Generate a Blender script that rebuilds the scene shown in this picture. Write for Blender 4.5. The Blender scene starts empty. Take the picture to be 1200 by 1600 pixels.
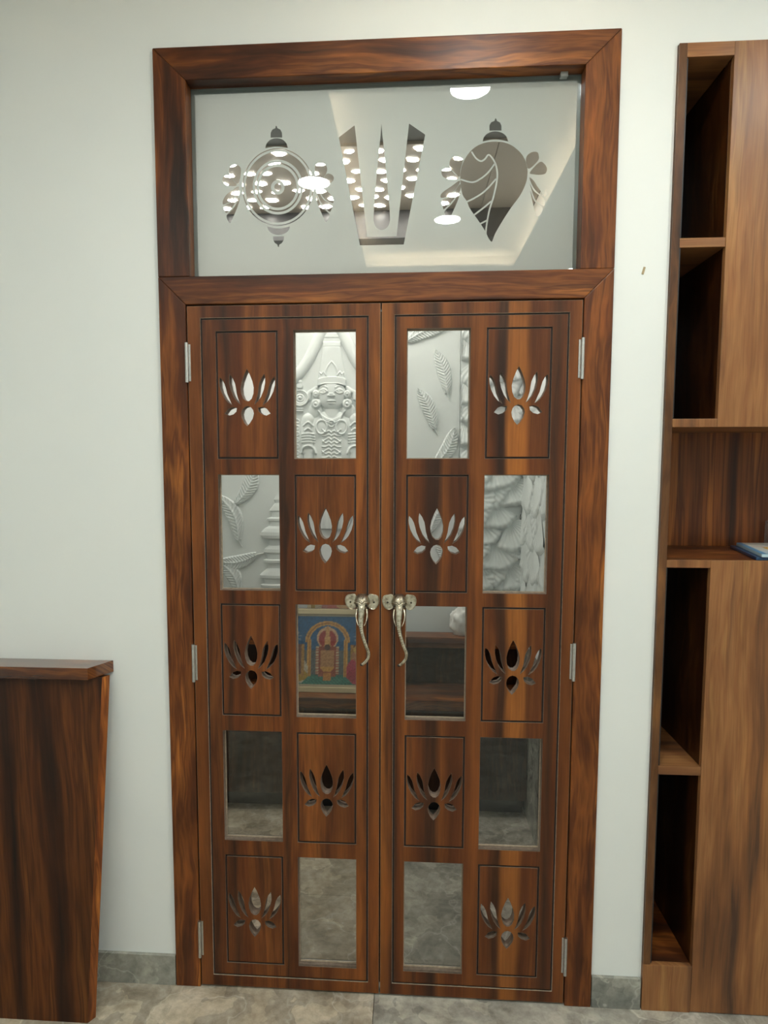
import bpy, bmesh, math, random
import numpy as np
from mathutils import Vector, Matrix

random.seed(7)
SC = bpy.context.scene
COL = SC.collection

# ------------------------------------------------------------------ camera
def make_camera():
    yaw, pitch, roll = -0.07082, -0.09322, -0.00018
    f = Vector((math.sin(yaw) * math.cos(pitch), math.cos(yaw) * math.cos(pitch), math.sin(pitch)))
    r = Vector((math.cos(yaw), -math.sin(yaw), 0))
    u = r.cross(f)
    r, u = (r * math.cos(roll) + u * math.sin(roll)), (u * math.cos(roll) - r * math.sin(roll))
    cd = bpy.data.cameras.new('camera')
    cd.sensor_fit = 'HORIZONTAL'; cd.sensor_width = 36; cd.lens = 36 * 1100 / 1200
    cd.shift_x = 38.88 / 1200; cd.shift_y = 29.13 / 1200
    cd.clip_start = 0.02
    c = bpy.data.objects.new('camera', cd); COL.objects.link(c)
    m = Matrix((r, u, -f)).transposed().to_4x4()
    m.translation = (0.08239, -2.03194, 1.63552)
    c.matrix_world = m
    SC.camera = c
make_camera()

# ------------------------------------------------------------------ world, exposure
w = bpy.data.worlds.new('world'); SC.world = w; w.use_nodes = True
w.node_tree.nodes['Background'].inputs[0].default_value = (0.6, 0.62, 0.65, 1)
w.node_tree.nodes['Background'].inputs[1].default_value = 0.0
SC.view_settings.view_transform = 'Standard'; SC.view_settings.look = 'None'
SC.view_settings.gamma = 1; SC.view_settings.use_curve_mapping = False
SC.view_settings.exposure = 1.40
try:
    SC.cycles.use_denoising = True
    SC.cycles.max_bounces = 10; SC.cycles.diffuse_bounces = 6; SC.cycles.transparent_max_bounces = 16
    SC.cycles.sample_clamp_indirect = 6
except Exception:
    pass
# lamp strengths (the lamps themselves are built further down)
DOWNLIGHT_E = 62.0
COVE_E = 14.0
SHRINE_E = 22.0
DL_COLOR = (0.945, 1.0, 0.965)
COVE_COLOR = (1.0, 0.80, 0.56)
SHRINE_COLOR = (1.0, 0.93, 0.84)
# downlights: x, y, on tray? Side-wall and rear left ones are unseen, added fill
DOWNLIGHTS = [(0.32, -0.91, True), (-0.41, -1.56, False), (1.40, -0.95, False),
              (0.31, -2.45, True), (2.05, -1.9, False), (1.3, -3.3, False), (-1.5, -2.5, False), (-0.8, -3.6, False)]

# ------------------------------------------------------------------ node helpers
def new_mat(name):
    m = bpy.data.materials.new(name); m.use_nodes = True
    nt = m.node_tree
    return m, nt, nt.nodes['Principled BSDF']

def N(nt, t, **kw):
    n = nt.nodes.new(t)
    for k, v in kw.items():
        if k in n.inputs.keys() if hasattr(n.inputs, 'keys') else False:
            n.inputs[k].default_value = v
        else:
            setattr(n, k, v)
    return n

def L(nt, a, b): nt.links.new(a, b)

def ramp(nt, stops, interp='LINEAR'):
    r = nt.nodes.new('ShaderNodeValToRGB'); cr = r.color_ramp; cr.interpolation = interp
    while len(cr.elements) > 1: cr.elements.remove(cr.elements[-1])
    cr.elements[0].position = stops[0][0]; cr.elements[0].color = (*stops[0][1], 1)
    for p, c in stops[1:]:
        e = cr.elements.new(p); e.color = (*c, 1)
    return r

def math_n(nt, op, a=None, b=None, c=None):
    n = nt.nodes.new('ShaderNodeMath'); n.operation = op
    for i, v in enumerate((a, b, c)):
        if v is None: continue
        if isinstance(v, (int, float)): n.inputs[i].default_value = v
        else: L(nt, v, n.inputs[i])
    return n.outputs[0]

def comb(nt, x, y, z):
    n = nt.nodes.new('ShaderNodeCombineXYZ')
    for i, v in enumerate((x, y, z)):
        if isinstance(v, (int, float)): n.inputs[i].default_value = v
        else: L(nt, v, n.inputs[i])
    return n.outputs[0]

def noise(nt, vec, scale=1.0, detail=2.0, rough=0.5, dist=0.0):
    n = nt.nodes.new('ShaderNodeTexNoise')
    L(nt, vec, n.inputs['Vector'])
    n.inputs['Scale'].default_value = scale; n.inputs['Detail'].default_value = detail
    n.inputs['Roughness'].default_value = rough; n.inputs['Distortion'].default_value = dist
    return n.outputs['Fac']

def mixc(nt, fac, a, b, mode='MIX'):
    n = nt.nodes.new('ShaderNodeMix'); n.data_type = 'RGBA'; n.blend_type = mode
    for i, v in ((0, fac), (6, a), (7, b)):
        if isinstance(v, (int, float)): n.inputs[i].default_value = v
        elif isinstance(v, tuple): n.inputs[i].default_value = (*v, 1)
        else: L(nt, v, n.inputs[i])
    return n.outputs[2]

DK = (0.022, 0.0105, 0.0070); MD = (0.105, 0.030, 0.0085); LT = (0.205, 0.065, 0.0145); RD = (0.095, 0.023, 0.0065); LL = (0.31, 0.108, 0.023)
MM = (0.064, 0.020, 0.0080)
PAL = {'D': DK, 'M': MD, 'L': LT, 'R': RD, 'O': LL, 'm': MM}

def wood(name, grain='Z', bands=None, seed=0.0, rough=0.36, gain=1.0, streak=0.75, pal=None, wscale=1.0, contrast=1.0, coat=0.0, lsc=1.0, mott=0.9, bmix=0.40):
    m, nt, b = new_mat(name)
    g = nt.nodes.new('ShaderNodeNewGeometry'); s = nt.nodes.new('ShaderNodeSeparateXYZ')
    L(nt, g.outputs['Position'], s.inputs[0])
    X, Y, Z = s.outputs
    if grain == 'Z': a0 = math_n(nt, 'ADD', X, math_n(nt, 'MULTIPLY', Y, 0.8)); l = Z
    elif grain == 'X': a0 = math_n(nt, 'ADD', Z, math_n(nt, 'MULTIPLY', Y, 0.8)); l = X
    else: a0 = X; l = Y
    l0 = l; l = math_n(nt, 'MULTIPLY', l, lsc)
    # slow wander of the grain lines
    wv = noise(nt, comb(nt, math_n(nt, 'MULTIPLY', a0, 6.0), math_n(nt, 'MULTIPLY', l, 2.6), seed), 1, 3, 0.55)
    a = math_n(nt, 'ADD', a0, math_n(nt, 'MULTIPLY', math_n(nt, 'SUBTRACT', wv, 0.5), 0.095 * wscale))
    p = pal or PAL
    broad = noise(nt, comb(nt, math_n(nt, 'MULTIPLY', a, 15.0), math_n(nt, 'MULTIPLY', l, 1.5), seed + 3.1), 1, 4, 0.6)
    rb = ramp(nt, [(0.30, p['D']), (0.38, p['m']), (0.45, p['M']), (0.52, p['L']), (0.57, p['M']), (0.64, p['O']), (0.72, p['m'])])
    L(nt, broad, rb.inputs[0])
    col = rb.outputs[0]
    if bands:
        x0, x1, st = bands
        mr = nt.nodes.new('ShaderNodeMapRange'); mr.inputs[1].default_value = x0; mr.inputs[2].default_value = x1
        L(nt, a, mr.inputs[0])
        br = ramp(nt, [((x - x0) / (x1 - x0), p[c]) for x, c in st])
        L(nt, mr.outputs[0], br.inputs[0])
        col = mixc(nt, bmix, br.outputs[0], col)
    # reddish / orange drift along the board
    dr = noise(nt, comb(nt, math_n(nt, 'MULTIPLY', a, 13.0), math_n(nt, 'MULTIPLY', l, 4.2), seed + 9.7), 1, 4, 0.6)
    drr = ramp(nt, [(0.30, (0.48, 0.45, 0.46)), (0.42, (0.82, 0.78, 0.74)), (0.52, (1, 1, 1)), (0.68, (1.42, 1.36, 1.18))]); L(nt, dr, drr.inputs[0])
    col = mixc(nt, mott, col, drr.outputs[0], 'MULTIPLY')
    # dark heartwood streaks
    sk = noise(nt, comb(nt, math_n(nt, 'MULTIPLY', a, 24.0), math_n(nt, 'MULTIPLY', l, 1.9), seed + 17.0), 1, 5, 0.62)
    skr = ramp(nt, [(0.55, (0, 0, 0)), (0.74, (1, 1, 1))]); L(nt, sk, skr.inputs[0])
    col = mixc(nt, math_n(nt, 'MULTIPLY', skr.outputs[0], streak), col, p['D'])
    # growth lines
    rg = noise(nt, comb(nt, math_n(nt, 'MULTIPLY', a, 9.0), math_n(nt, 'MULTIPLY', l, 0.9), seed + 5.0), 1, 1, 0.4)
    rs = math_n(nt, 'SINE', math_n(nt, 'MULTIPLY', rg, 130.0))
    rsr = ramp(nt, [(0.0, (0.80, 0.78, 0.76)), (0.6, (1.05, 1.05, 1.05))])
    L(nt, math_n(nt, 'ADD', math_n(nt, 'MULTIPLY', rs, 0.5), 0.5), rsr.inputs[0])
    col = mixc(nt, 0.18 * contrast, col, rsr.outputs[0], 'MULTIPLY')
    # fine pores
    fn = noise(nt, comb(nt, math_n(nt, 'MULTIPLY', a, 260.0), math_n(nt, 'MULTIPLY', l, 9.0), math_n(nt, 'MULTIPLY', Y, 40.0)), 1, 3, 0.6)
    fr = ramp(nt, [(0.3, (0.72, 0.72, 0.72)), (0.62, (1.12, 1.12, 1.12))]); L(nt, fn, fr.inputs[0])
    col = mixc(nt, 0.5, col, fr.outputs[0], 'MULTIPLY')
    if gain != 1.0: col = mixc(nt, 1.0, col, (gain, gain, gain), 'MULTIPLY')
    L(nt, col, b.inputs['Base Color'])
    b.inputs['Roughness'].default_value = rough
    b.inputs['Specular IOR Level'].default_value = 0.30
    b.inputs['Coat Weight'].default_value = coat; b.inputs['Coat Roughness'].default_value = 0.1
    return m

def plain(name, c, rough=0.5, metal=0.0, spec=0.5):
    m, nt, b = new_mat(name)
    b.inputs['Base Color'].default_value = (*c, 1); b.inputs['Roughness'].default_value = rough
    b.inputs['Metallic'].default_value = metal; b.inputs['Specular IOR Level'].default_value = spec
    return m

def speckle(name, c, rough=0.5, amt=0.12, scale=60, metal=0.0, bump=0.0):
    m, nt, b = new_mat(name)
    g = nt.nodes.new('ShaderNodeNewGeometry')
    n = noise(nt, g.outputs['Position'], scale, 4, 0.6)
    r = ramp(nt, [(0.3, tuple(v * (1 - amt) for v in c)), (0.7, tuple(min(1, v * (1 + amt)) for v in c))]); L(nt, n, r.inputs[0])
    L(nt, r.outputs[0], b.inputs['Base Color'])
    b.inputs['Roughness'].default_value = rough; b.inputs['Metallic'].default_value = metal
    if bump:
        bp = nt.nodes.new('ShaderNodeBump'); bp.inputs['Strength'].default_value = bump; bp.inputs['Distance'].default_value = 0.002
        L(nt, n, bp.inputs['Height']); L(nt, bp.outputs[0], b.inputs['Normal'])
    return m

def marble(name, c0, c1, c2, vein, seed=0.0, vs=4.5):
    m, nt, b = new_mat(name)
    g = nt.nodes.new('ShaderNodeNewGeometry')
    ad = nt.nodes.new('ShaderNodeVectorMath'); ad.operation = 'ADD'; ad.inputs[1].default_value = (seed, seed * 0.7, seed * 1.3)
    L(nt, g.outputs['Position'], ad.inputs[0]); P = ad.outputs[0]
    n1 = noise(nt, P, 7.5, 6, 0.62, 0.6)
    r = ramp(nt, [(0.32, c0), (0.5, c1), (0.66, c2)]); L(nt, n1, r.inputs[0]); col = r.outputs[0]
    n2 = noise(nt, P, 38, 5, 0.7)
    r2 = ramp(nt, [(0.35, (0.78, 0.78, 0.78)), (0.62, (1.1, 1.1, 1.1))]); L(nt, n2, r2.inputs[0])
    col = mixc(nt, 0.8, col, r2.outputs[0], 'MULTIPLY')
    # breccia lumps
    nv = nt.nodes.new('ShaderNodeTexNoise'); nv.inputs['Scale'].default_value = 5; nv.inputs['Detail'].default_value = 4
    L(nt, P, nv.inputs['Vector'])
    va = nt.nodes.new('ShaderNodeVectorMath'); va.operation = 'MULTIPLY_ADD'; va.inputs[1].default_value = (0.35, 0.35, 0.35)
    L(nt, nv.outputs['Color'], va.inputs[0]); L(nt, P, va.inputs[2])
    vo = nt.nodes.new('ShaderNodeTexVoronoi'); vo.feature = 'DISTANCE_TO_EDGE'; vo.inputs['Scale'].default_value = vs
    L(nt, va.outputs[0], vo.inputs['Vector'])
    vr = ramp(nt, [(0.0, (1, 1, 1)), (0.010, (0.4, 0.4, 0.4)), (0.028, (0, 0, 0))]); L(nt, vo.outputs['Distance'], vr.inputs[0])
    gate = noise(nt, P, 2.3, 2, 0.5); gr = ramp(nt, [(0.38, (0, 0, 0)), (0.52, (1, 1, 1))]); L(nt, gate, gr.inputs[0])
    col = mixc(nt, math_n(nt, 'MULTIPLY', math_n(nt, 'MULTIPLY', vr.outputs[0], gr.outputs[0]), 0.5), col, vein)
    vc = nt.nodes.new('ShaderNodeTexVoronoi'); vc.inputs['Scale'].default_value = vs * 2.7; L(nt, va.outputs[0], vc.inputs['Vector'])
    sp = nt.nodes.new('ShaderNodeSeparateColor'); L(nt, vc.outputs['Color'], sp.inputs[0])
    cr = ramp(nt, [(0.0, (0.70, 0.70, 0.70)), (0.6, (1.0, 1.0, 1.0)), (1.0, (1.4, 1.38, 1.32))]); L(nt, sp.outputs[0], cr.inputs[0])
    col = mixc(nt, 0.6, col, cr.outputs[0], 'MULTIPLY')
    L(nt, col, b.inputs['Base Color']); b.inputs['Roughness'].default_value = 0.22
    return m

def glass_mat(name, tint=(0.95, 0.97, 0.96)):
    m, nt, b = new_mat(name); nt.nodes.remove(b)
    out = nt.nodes['Material Output']
    t = nt.nodes.new('ShaderNodeBsdfTransparent'); t.inputs[0].default_value = (*tint, 1)
    g = nt.nodes.new('ShaderNodeBsdfGlossy'); g.inputs['Roughness'].default_value = 0.0
    f = nt.nodes.new('ShaderNodeFresnel'); f.inputs['IOR'].default_value = 1.5
    mx = nt.nodes.new('ShaderNodeMixShader')
    L(nt, f.outputs[0], mx.inputs[0]); L(nt, t.outputs[0], mx.inputs[1]); L(nt, g.outputs[0], mx.inputs[2])
    L(nt, mx.outputs[0], out.inputs[0])
    return m

def emit(name, c, e):
    m, nt, b = new_mat(name)
    b.inputs['Base Color'].default_value = (0.8, 0.8, 0.8, 1)
    b.inputs['Emission Color'].default_value = (*c, 1); b.inputs['Emission Strength'].default_value = e
    return m

def frosted(name):
    m, nt, b = new_mat(name); nt.nodes.remove(b); out = nt.nodes['Material Output']
    d = nt.nodes.new('ShaderNodeBsdfDiffuse'); d.inputs[0].default_value = (0.47, 0.50, 0.49, 1)
    t = nt.nodes.new('ShaderNodeBsdfTranslucent'); t.inputs[0].default_value = (0.74, 0.77, 0.755, 1)
    mx = nt.nodes.new('ShaderNodeMixShader'); mx.inputs[0].default_value = 0.5
    L(nt, d.outputs[0], mx.inputs[1]); L(nt, t.outputs[0], mx.inputs[2]); L(nt, mx.outputs[0], out.inputs[0])
    return m

def vcol_mat(name, rough=0.35):
    m, nt, b = new_mat(name)
    a = nt.nodes.new('ShaderNodeVertexColor'); a.layer_name = 'print'
    L(nt, a.outputs[0], b.inputs['Base Color']); b.inputs['Roughness'].default_value = rough
    return m

def px(p): return (p - 599) * 0.00184
bl = [(295, 'L'), (312, 'L'), (322, 'm'), (338, 'M'), (348, 'M'), (356, 'D'), (364, 'M'), (376, 'R'), (388, 'L'), (402, 'M'), (412, 'L'), (426, 'M'),
      (440, 'M'), (448, 'D'), (456, 'M'), (474, 'M'), (500, 'L'), (518, 'M'), (538, 'L'), (556, 'M'), (566, 'L'), (580, 'M'), (592, 'L')]
br_ = [(600, 'O'), (614, 'L'), (622, 'D'), (630, 'M'), (646, 'L'), (662, 'M'), (678, 'D'), (690, 'D'), (699, 'L'), (714, 'M'), (735, 'M'), (752, 'L'),
       (774, 'M'), (785, 'D'), (793, 'D'), (800, 'O'), (822, 'O'), (831, 'M'), (850, 'M'), (868, 'D'), (880, 'M'), (900, 'L')]
M = {}
M['leaf_left'] = wood('walnut_leaf_left', 'Z', (px(290), px(597), [(px(a), c) for a, c in bl]), 1.7, wscale=0.6, lsc=0.6, mott=0.8, bmix=0.34)
M['leaf_right'] = wood('walnut_leaf_right', 'Z', (px(595), px(908), [(px(a), c) for a, c in br_]), 4.4, wscale=0.45, lsc=0.5, mott=0.65, bmix=0.26)
M['frame_v'] = wood('walnut_frame_upright', 'Z', None, 12.3, wscale=0.8, lsc=0.75)
M['frame_h'] = wood('walnut_frame_crosswise', 'X', None, 21.9, wscale=0.8, lsc=0.75)
UP = {'D': (0.085, 0.043, 0.026), 'm': (0.185, 0.080, 0.034), 'M': (0.25, 0.106, 0.041), 'L': (0.31, 0.142, 0.055), 'R': RD, 'O': (0.35, 0.17, 0.062)}
M['unit_panel'] = wood('brown_laminate_panel', 'Z', None, 31.5, streak=0.7, pal=UP, wscale=0.6, lsc=0.55, mott=0.5)
M['unit_edge_h'] = wood('brown_laminate_edge', 'X', None, 37.0, streak=0.4, pal=UP, wscale=0.4, lsc=0.5, mott=0.4)
M['unit_stile'] = wood('dark_brown_laminate_stile', 'Z', None, 43.0, streak=0.6, gain=0.5, pal=UP)
M['unit_back'] = wood('walnut_laminate_back', 'Z', None, 47.0, streak=0.8, wscale=0.25, lsc=0.3, mott=0.5, gain=1.25)
M['unit_shelf'] = wood('walnut_laminate_shelf', 'X', None, 52.0)
M['counter_panel'] = wood('dark_walnut_counter_panel', 'Z', None, 58.2, gain=0.52, wscale=0.6, lsc=0.5, mott=0.7)
M['counter_top'] = wood('brown_counter_top', 'X', None, 61.2, gain=0.9, rough=0.2, coat=1.0)
M['counter_edge'] = wood('tan_edge_band', 'Z', None, 66.0, gain=1.5, streak=0.2)
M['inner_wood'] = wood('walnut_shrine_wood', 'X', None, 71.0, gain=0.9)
M['inner_shaded'] = wood('shaded_shrine_wood', 'Z', None, 75.0, gain=0.2)  # shade of the unlit cabinet and recess put into the wood colour
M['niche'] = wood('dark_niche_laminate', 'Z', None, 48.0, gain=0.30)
M['groove_shade'] = plain('shaded_routed_groove', (0.022, 0.011, 0.008), 0.6)  # shadow inside the grooves put into the board colour
M['raw'] = speckle('raw_board_edge', (0.33, 0.26, 0.19), 0.7, 0.25, 90)
M['rawdark'] = speckle('stained_board_edge', (0.15, 0.105, 0.075), 0.6, 0.25, 90)
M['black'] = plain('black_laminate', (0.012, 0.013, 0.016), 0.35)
M['wall'] = speckle('white_wall_paint', (0.78, 0.81, 0.795), 0.55, 0.012, 3.0)
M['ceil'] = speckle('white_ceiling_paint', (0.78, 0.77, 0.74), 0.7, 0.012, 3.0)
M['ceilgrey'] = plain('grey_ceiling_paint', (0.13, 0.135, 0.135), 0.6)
M['relief'] = speckle('white_relief_paint', (0.66, 0.70, 0.695), 0.5, 0.02, 8)
M['taupe'] = plain('taupe_ceiling_board', (0.33, 0.285, 0.24), 0.5)
M['tile_beige'] = marble('beige_marble', (0.26, 0.215, 0.155), (0.42, 0.365, 0.28), (0.54, 0.48, 0.385), (0.66, 0.62, 0.53), 2.0)
M['tile_grey'] = marble('grey_marble', (0.23, 0.215, 0.185), (0.38, 0.36, 0.31), (0.49, 0.465, 0.40), (0.68, 0.65, 0.58), 8.0)
M['skirt'] = marble('green_grey_marble', (0.18, 0.185, 0.165), (0.29, 0.29, 0.255), (0.39, 0.38, 0.33), (0.60, 0.59, 0.53), 15.0, 5.0)
M['glass'] = glass_mat('clear_glass')
M['frost'] = frosted('frosted_film')
M['steel'] = speckle('brushed_steel', (0.62, 0.62, 0.60), 0.3, 0.1, 120, 1.0)
M['alu'] = plain('grey_aluminium', (0.42, 0.45, 0.44), 0.4, 0.6)
M['white_plastic'] = plain('white_plastic', (0.75, 0.75, 0.73), 0.4)
M['downlight'] = emit('downlight_glow', DL_COLOR, DOWNLIGHT_E)
M['cove'] = emit('cove_glow', COVE_COLOR, COVE_E)
M['fleck'] = emit('shrine_ceiling_glow', SHRINE_COLOR, SHRINE_E)
M['cream'] = plain('cream_gold_frame', (0.50, 0.42, 0.27), 0.4)
M['print'] = vcol_mat('printed_picture')
M['chip'] = plain('tan_plaster', (0.42, 0.33, 0.20), 0.8)
def brass_mat():
    m, nt, b = new_mat('antique_brass')
    ao = nt.nodes.new('ShaderNodeNewGeometry')
    n = noise(nt, ao.outputs['Position'], 90, 3, 0.6)
    r = ramp(nt, [(0.28, (0.26, 0.22, 0.16)), (0.48, (0.60, 0.54, 0.42)), (0.7, (0.80, 0.75, 0.62))]); L(nt, n, r.inputs[0])
    L(nt, r.outputs[0], b.inputs['Base Color']); b.inputs['Metallic'].default_value = 1; b.inputs['Roughness'].default_value = 0.2
    return m
M['brass'] = brass_mat()
M['brass_dark'] = speckle('dull_brass', (0.36, 0.32, 0.25), 0.38, 0.35, 140, 1.0)
M['patina'] = plain('dark_patina', (0.05, 0.045, 0.04), 0.5, 0.6)

# ------------------------------------------------------------------ object helpers
def root(name, loc, label=None, cat=None, group=None, kind=None):
    o = bpy.data.objects.new(name, None); o.empty_display_size = 0.05; COL.objects.link(o); o.location = loc
    return tag(o, label, cat, group, kind)

def tag(o, label=None, cat=None, group=None, kind=None):
    if label: o['label'] = label
    if cat: o['category'] = cat
    if group: o['group'] = group
    if kind: o['kind'] = kind
    return o

def wloc(o):
    v = Vector((0, 0, 0))
    while o is not None: v += o.location; o = o.parent
    return v

def link(name, me, mats, parent=None, smooth=False):
    """me in world coordinates; shifted so that the parent chain puts it back"""
    if not isinstance(mats, (list, tuple)): mats = [mats]
    for mm in mats: me.materials.append(mm)
    if parent is not None:
        d = wloc(parent); me.transform(Matrix.Translation(-d))
    if smooth: me.polygons.foreach_set('use_smooth', [True] * len(me.polygons))
    o = bpy.data.objects.new(name, me); COL.objects.link(o); o.parent = parent
    return o

def bm_link(name, bm, mats, parent=None, smooth=False):
    me = bpy.data.meshes.new(name); bm.normal_update(); bm.to_mesh(me); bm.free()
    return link(name, me, mats, parent, smooth)

def add_box(bm, x0, x1, y0, y1, z0, z1, mi=0, bev=0.0):
    vs = [bm.verts.new(p) for p in ((x0, y0, z0), (x1, y0, z0), (x1, y1, z0), (x0, y1, z0), (x0, y0, z1), (x1, y0, z1), (x1, y1, z1), (x0, y1, z1))]
    fs = [bm.faces.new([vs[i] for i in q]) for q in ((3, 2, 1, 0), (4, 5, 6, 7), (0, 1, 5, 4), (1, 2, 6, 5), (2, 3, 7, 6), (3, 0, 4, 7))]
    for f in fs: f.material_index = mi
    if bev:
        es = list({e for f in fs for e in f.edges})
        bmesh.ops.bevel(bm, geom=es, offset=bev, segments=2, profile=0.5, affect='EDGES', clamp_overlap=True)
    return fs

def box(name, x0, x1, y0, y1, z0, z1, mat, parent=None, bev=0.0015):
    bm = bmesh.new(); add_box(bm, x0, x1, y0, y1, z0, z1, 0, bev)
    return bm_link(name, bm, mat, parent)

def prism_xz(name, poly, y0, y1, mat, parent=None, bev=0.0, side=None):
    bm = bmesh.new(); n = len(poly)
    a = [bm.verts.new((x, y0, z)) for x, z in poly]; b = [bm.verts.new((x, y1, z)) for x, z in poly]
    bm.faces.new(a); bm.faces.new(b[::-1])
    for i in range(n): bm.faces.new((a[i], b[i], b[(i + 1) % n], a[(i + 1) % n]))
    bmesh.ops.recalc_face_normals(bm, faces=bm.faces[:])
    if bev: bmesh.ops.bevel(bm, geom=bm.edges[:], offset=bev, segments=2, profile=0.5, affect='EDGES', clamp_overlap=True)
    mats = [mat]
    if side:
        mats.append(side)
        bm.normal_update()
        for f in bm.faces:
            if f.normal.y > -0.6: f.material_index = 1
    return bm_link(name, bm, mats, parent)

def plate_mesh(loops, y0, y1, bev=0.0):
    """flat board in the XZ plane with even-odd holes, from y0 (front) to y1"""
    cu = bpy.data.curves.new('tmp', 'CURVE'); cu.dimensions = '2D'; cu.fill_mode = 'BOTH'
    cu.extrude = max((y1 - y0) / 2 - bev, 0); cu.bevel_depth = bev; cu.offset = -bev; cu.bevel_resolution = 0
    for lp in loops:
        s = cu.splines.new('POLY'); s.points.add(len(lp) - 1); s.use_cyclic_u = True
        for q, (x, z) in zip(s.points, lp): q.co = (x, z, 0, 1)
    o = bpy.data.objects.new('tmp', cu); COL.objects.link(o)
    dg = bpy.context.evaluated_depsgraph_get()
    me = bpy.data.meshes.new_from_object(o.evaluated_get(dg))
    bpy.data.objects.remove(o); bpy.data.curves.remove(cu)
    me.transform(Matrix.Translation((0, (y0 + y1) / 2, 0)) @ Matrix.Rotation(math.pi / 2, 4, 'X'))
    me.materials.clear()
    return me

def plate(name, loops, y0, y1, mats, parent=None, bev=0.0):
    me = plate_mesh(loops, y0, y1, bev)
    bm = bmesh.new(); bm.from_mesh(me)
    bmesh.ops.remove_doubles(bm, verts=bm.verts[:], dist=1e-6)
    bm.normal_update()
    if len(mats) > 1:
        for f in bm.faces: f.material_index = 1 if abs(f.normal.y) < 0.9 else 0
    else:
        for f in bm.faces: f.material_index = 0
    bm.to_mesh(me); bm.free()
    return link(name, me, mats, parent)

def rect(x0, x1, z0, z1): return [(x0, z0), (x1, z0), (x1, z1), (x0, z1)]

def catmull(pts, n=6, closed=False):
    P = [np.array(p, float) for p in pts]; out = []; k = len(P)
    rng = range(k if closed else k - 1)
    for i in rng:
        if closed: p0, p1, p2, p3 = P[i - 1], P[i], P[(i + 1) % k], P[(i + 2) % k]
        else: p0, p1, p2, p3 = P[max(i - 1, 0)], P[i], P[i + 1], P[min(i + 2, k - 1)]
        for j in range(n):
            t = j / n
            out.append(0.5 * ((2 * p1) + (-p0 + p2) * t + (2 * p0 - 5 * p1 + 4 * p2 - p3) * t * t + (-p0 + 3 * p1 - 3 * p2 + p3) * t ** 3))
    if not closed: out.append(P[-1])
    return [tuple(o) for o in out]

def tube(bm, pts, radii, seg=10, cap=True, mi=0):
    pts = [Vector(p) for p in pts]; rings = []; up = Vector((0.13, 0.98, 0.15))
    for i, p in enumerate(pts):
        t = (pts[min(i + 1, len(pts) - 1)] - pts[max(i - 1, 0)]).normalized()
        s = t.cross(up)
        if s.length < 1e-4: s = t.cross(Vector((1, 0, 0)))
        s.normalize(); u = s.cross(t); r = radii[i] if hasattr(radii, '__len__') else radii
        rings.append([bm.verts.new(p + (s * math.cos(k * 2 * math.pi / seg) + u * math.sin(k * 2 * math.pi / seg)) * r) for k in range(seg)])
    fs = []
    for a, b in zip(rings, rings[1:]):
        for k in range(seg): fs.append(bm.faces.new((a[k], a[(k + 1) % seg], b[(k + 1) % seg], b[k])))
    for f in fs: f.smooth = True
    if cap:
        for q in (rings[0][::-1], rings[-1]):
            fs.append(bm.faces.new(q))
            for e in fs[-1].edges: e.smooth = False
    for f in fs: f.material_index = mi

def ellipse(cx, cz, rx, rz, n=48): return [(cx + rx * math.cos(2 * math.pi * i / n), cz + rz * math.sin(2 * math.pi * i / n)) for i in range(n)]

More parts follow.
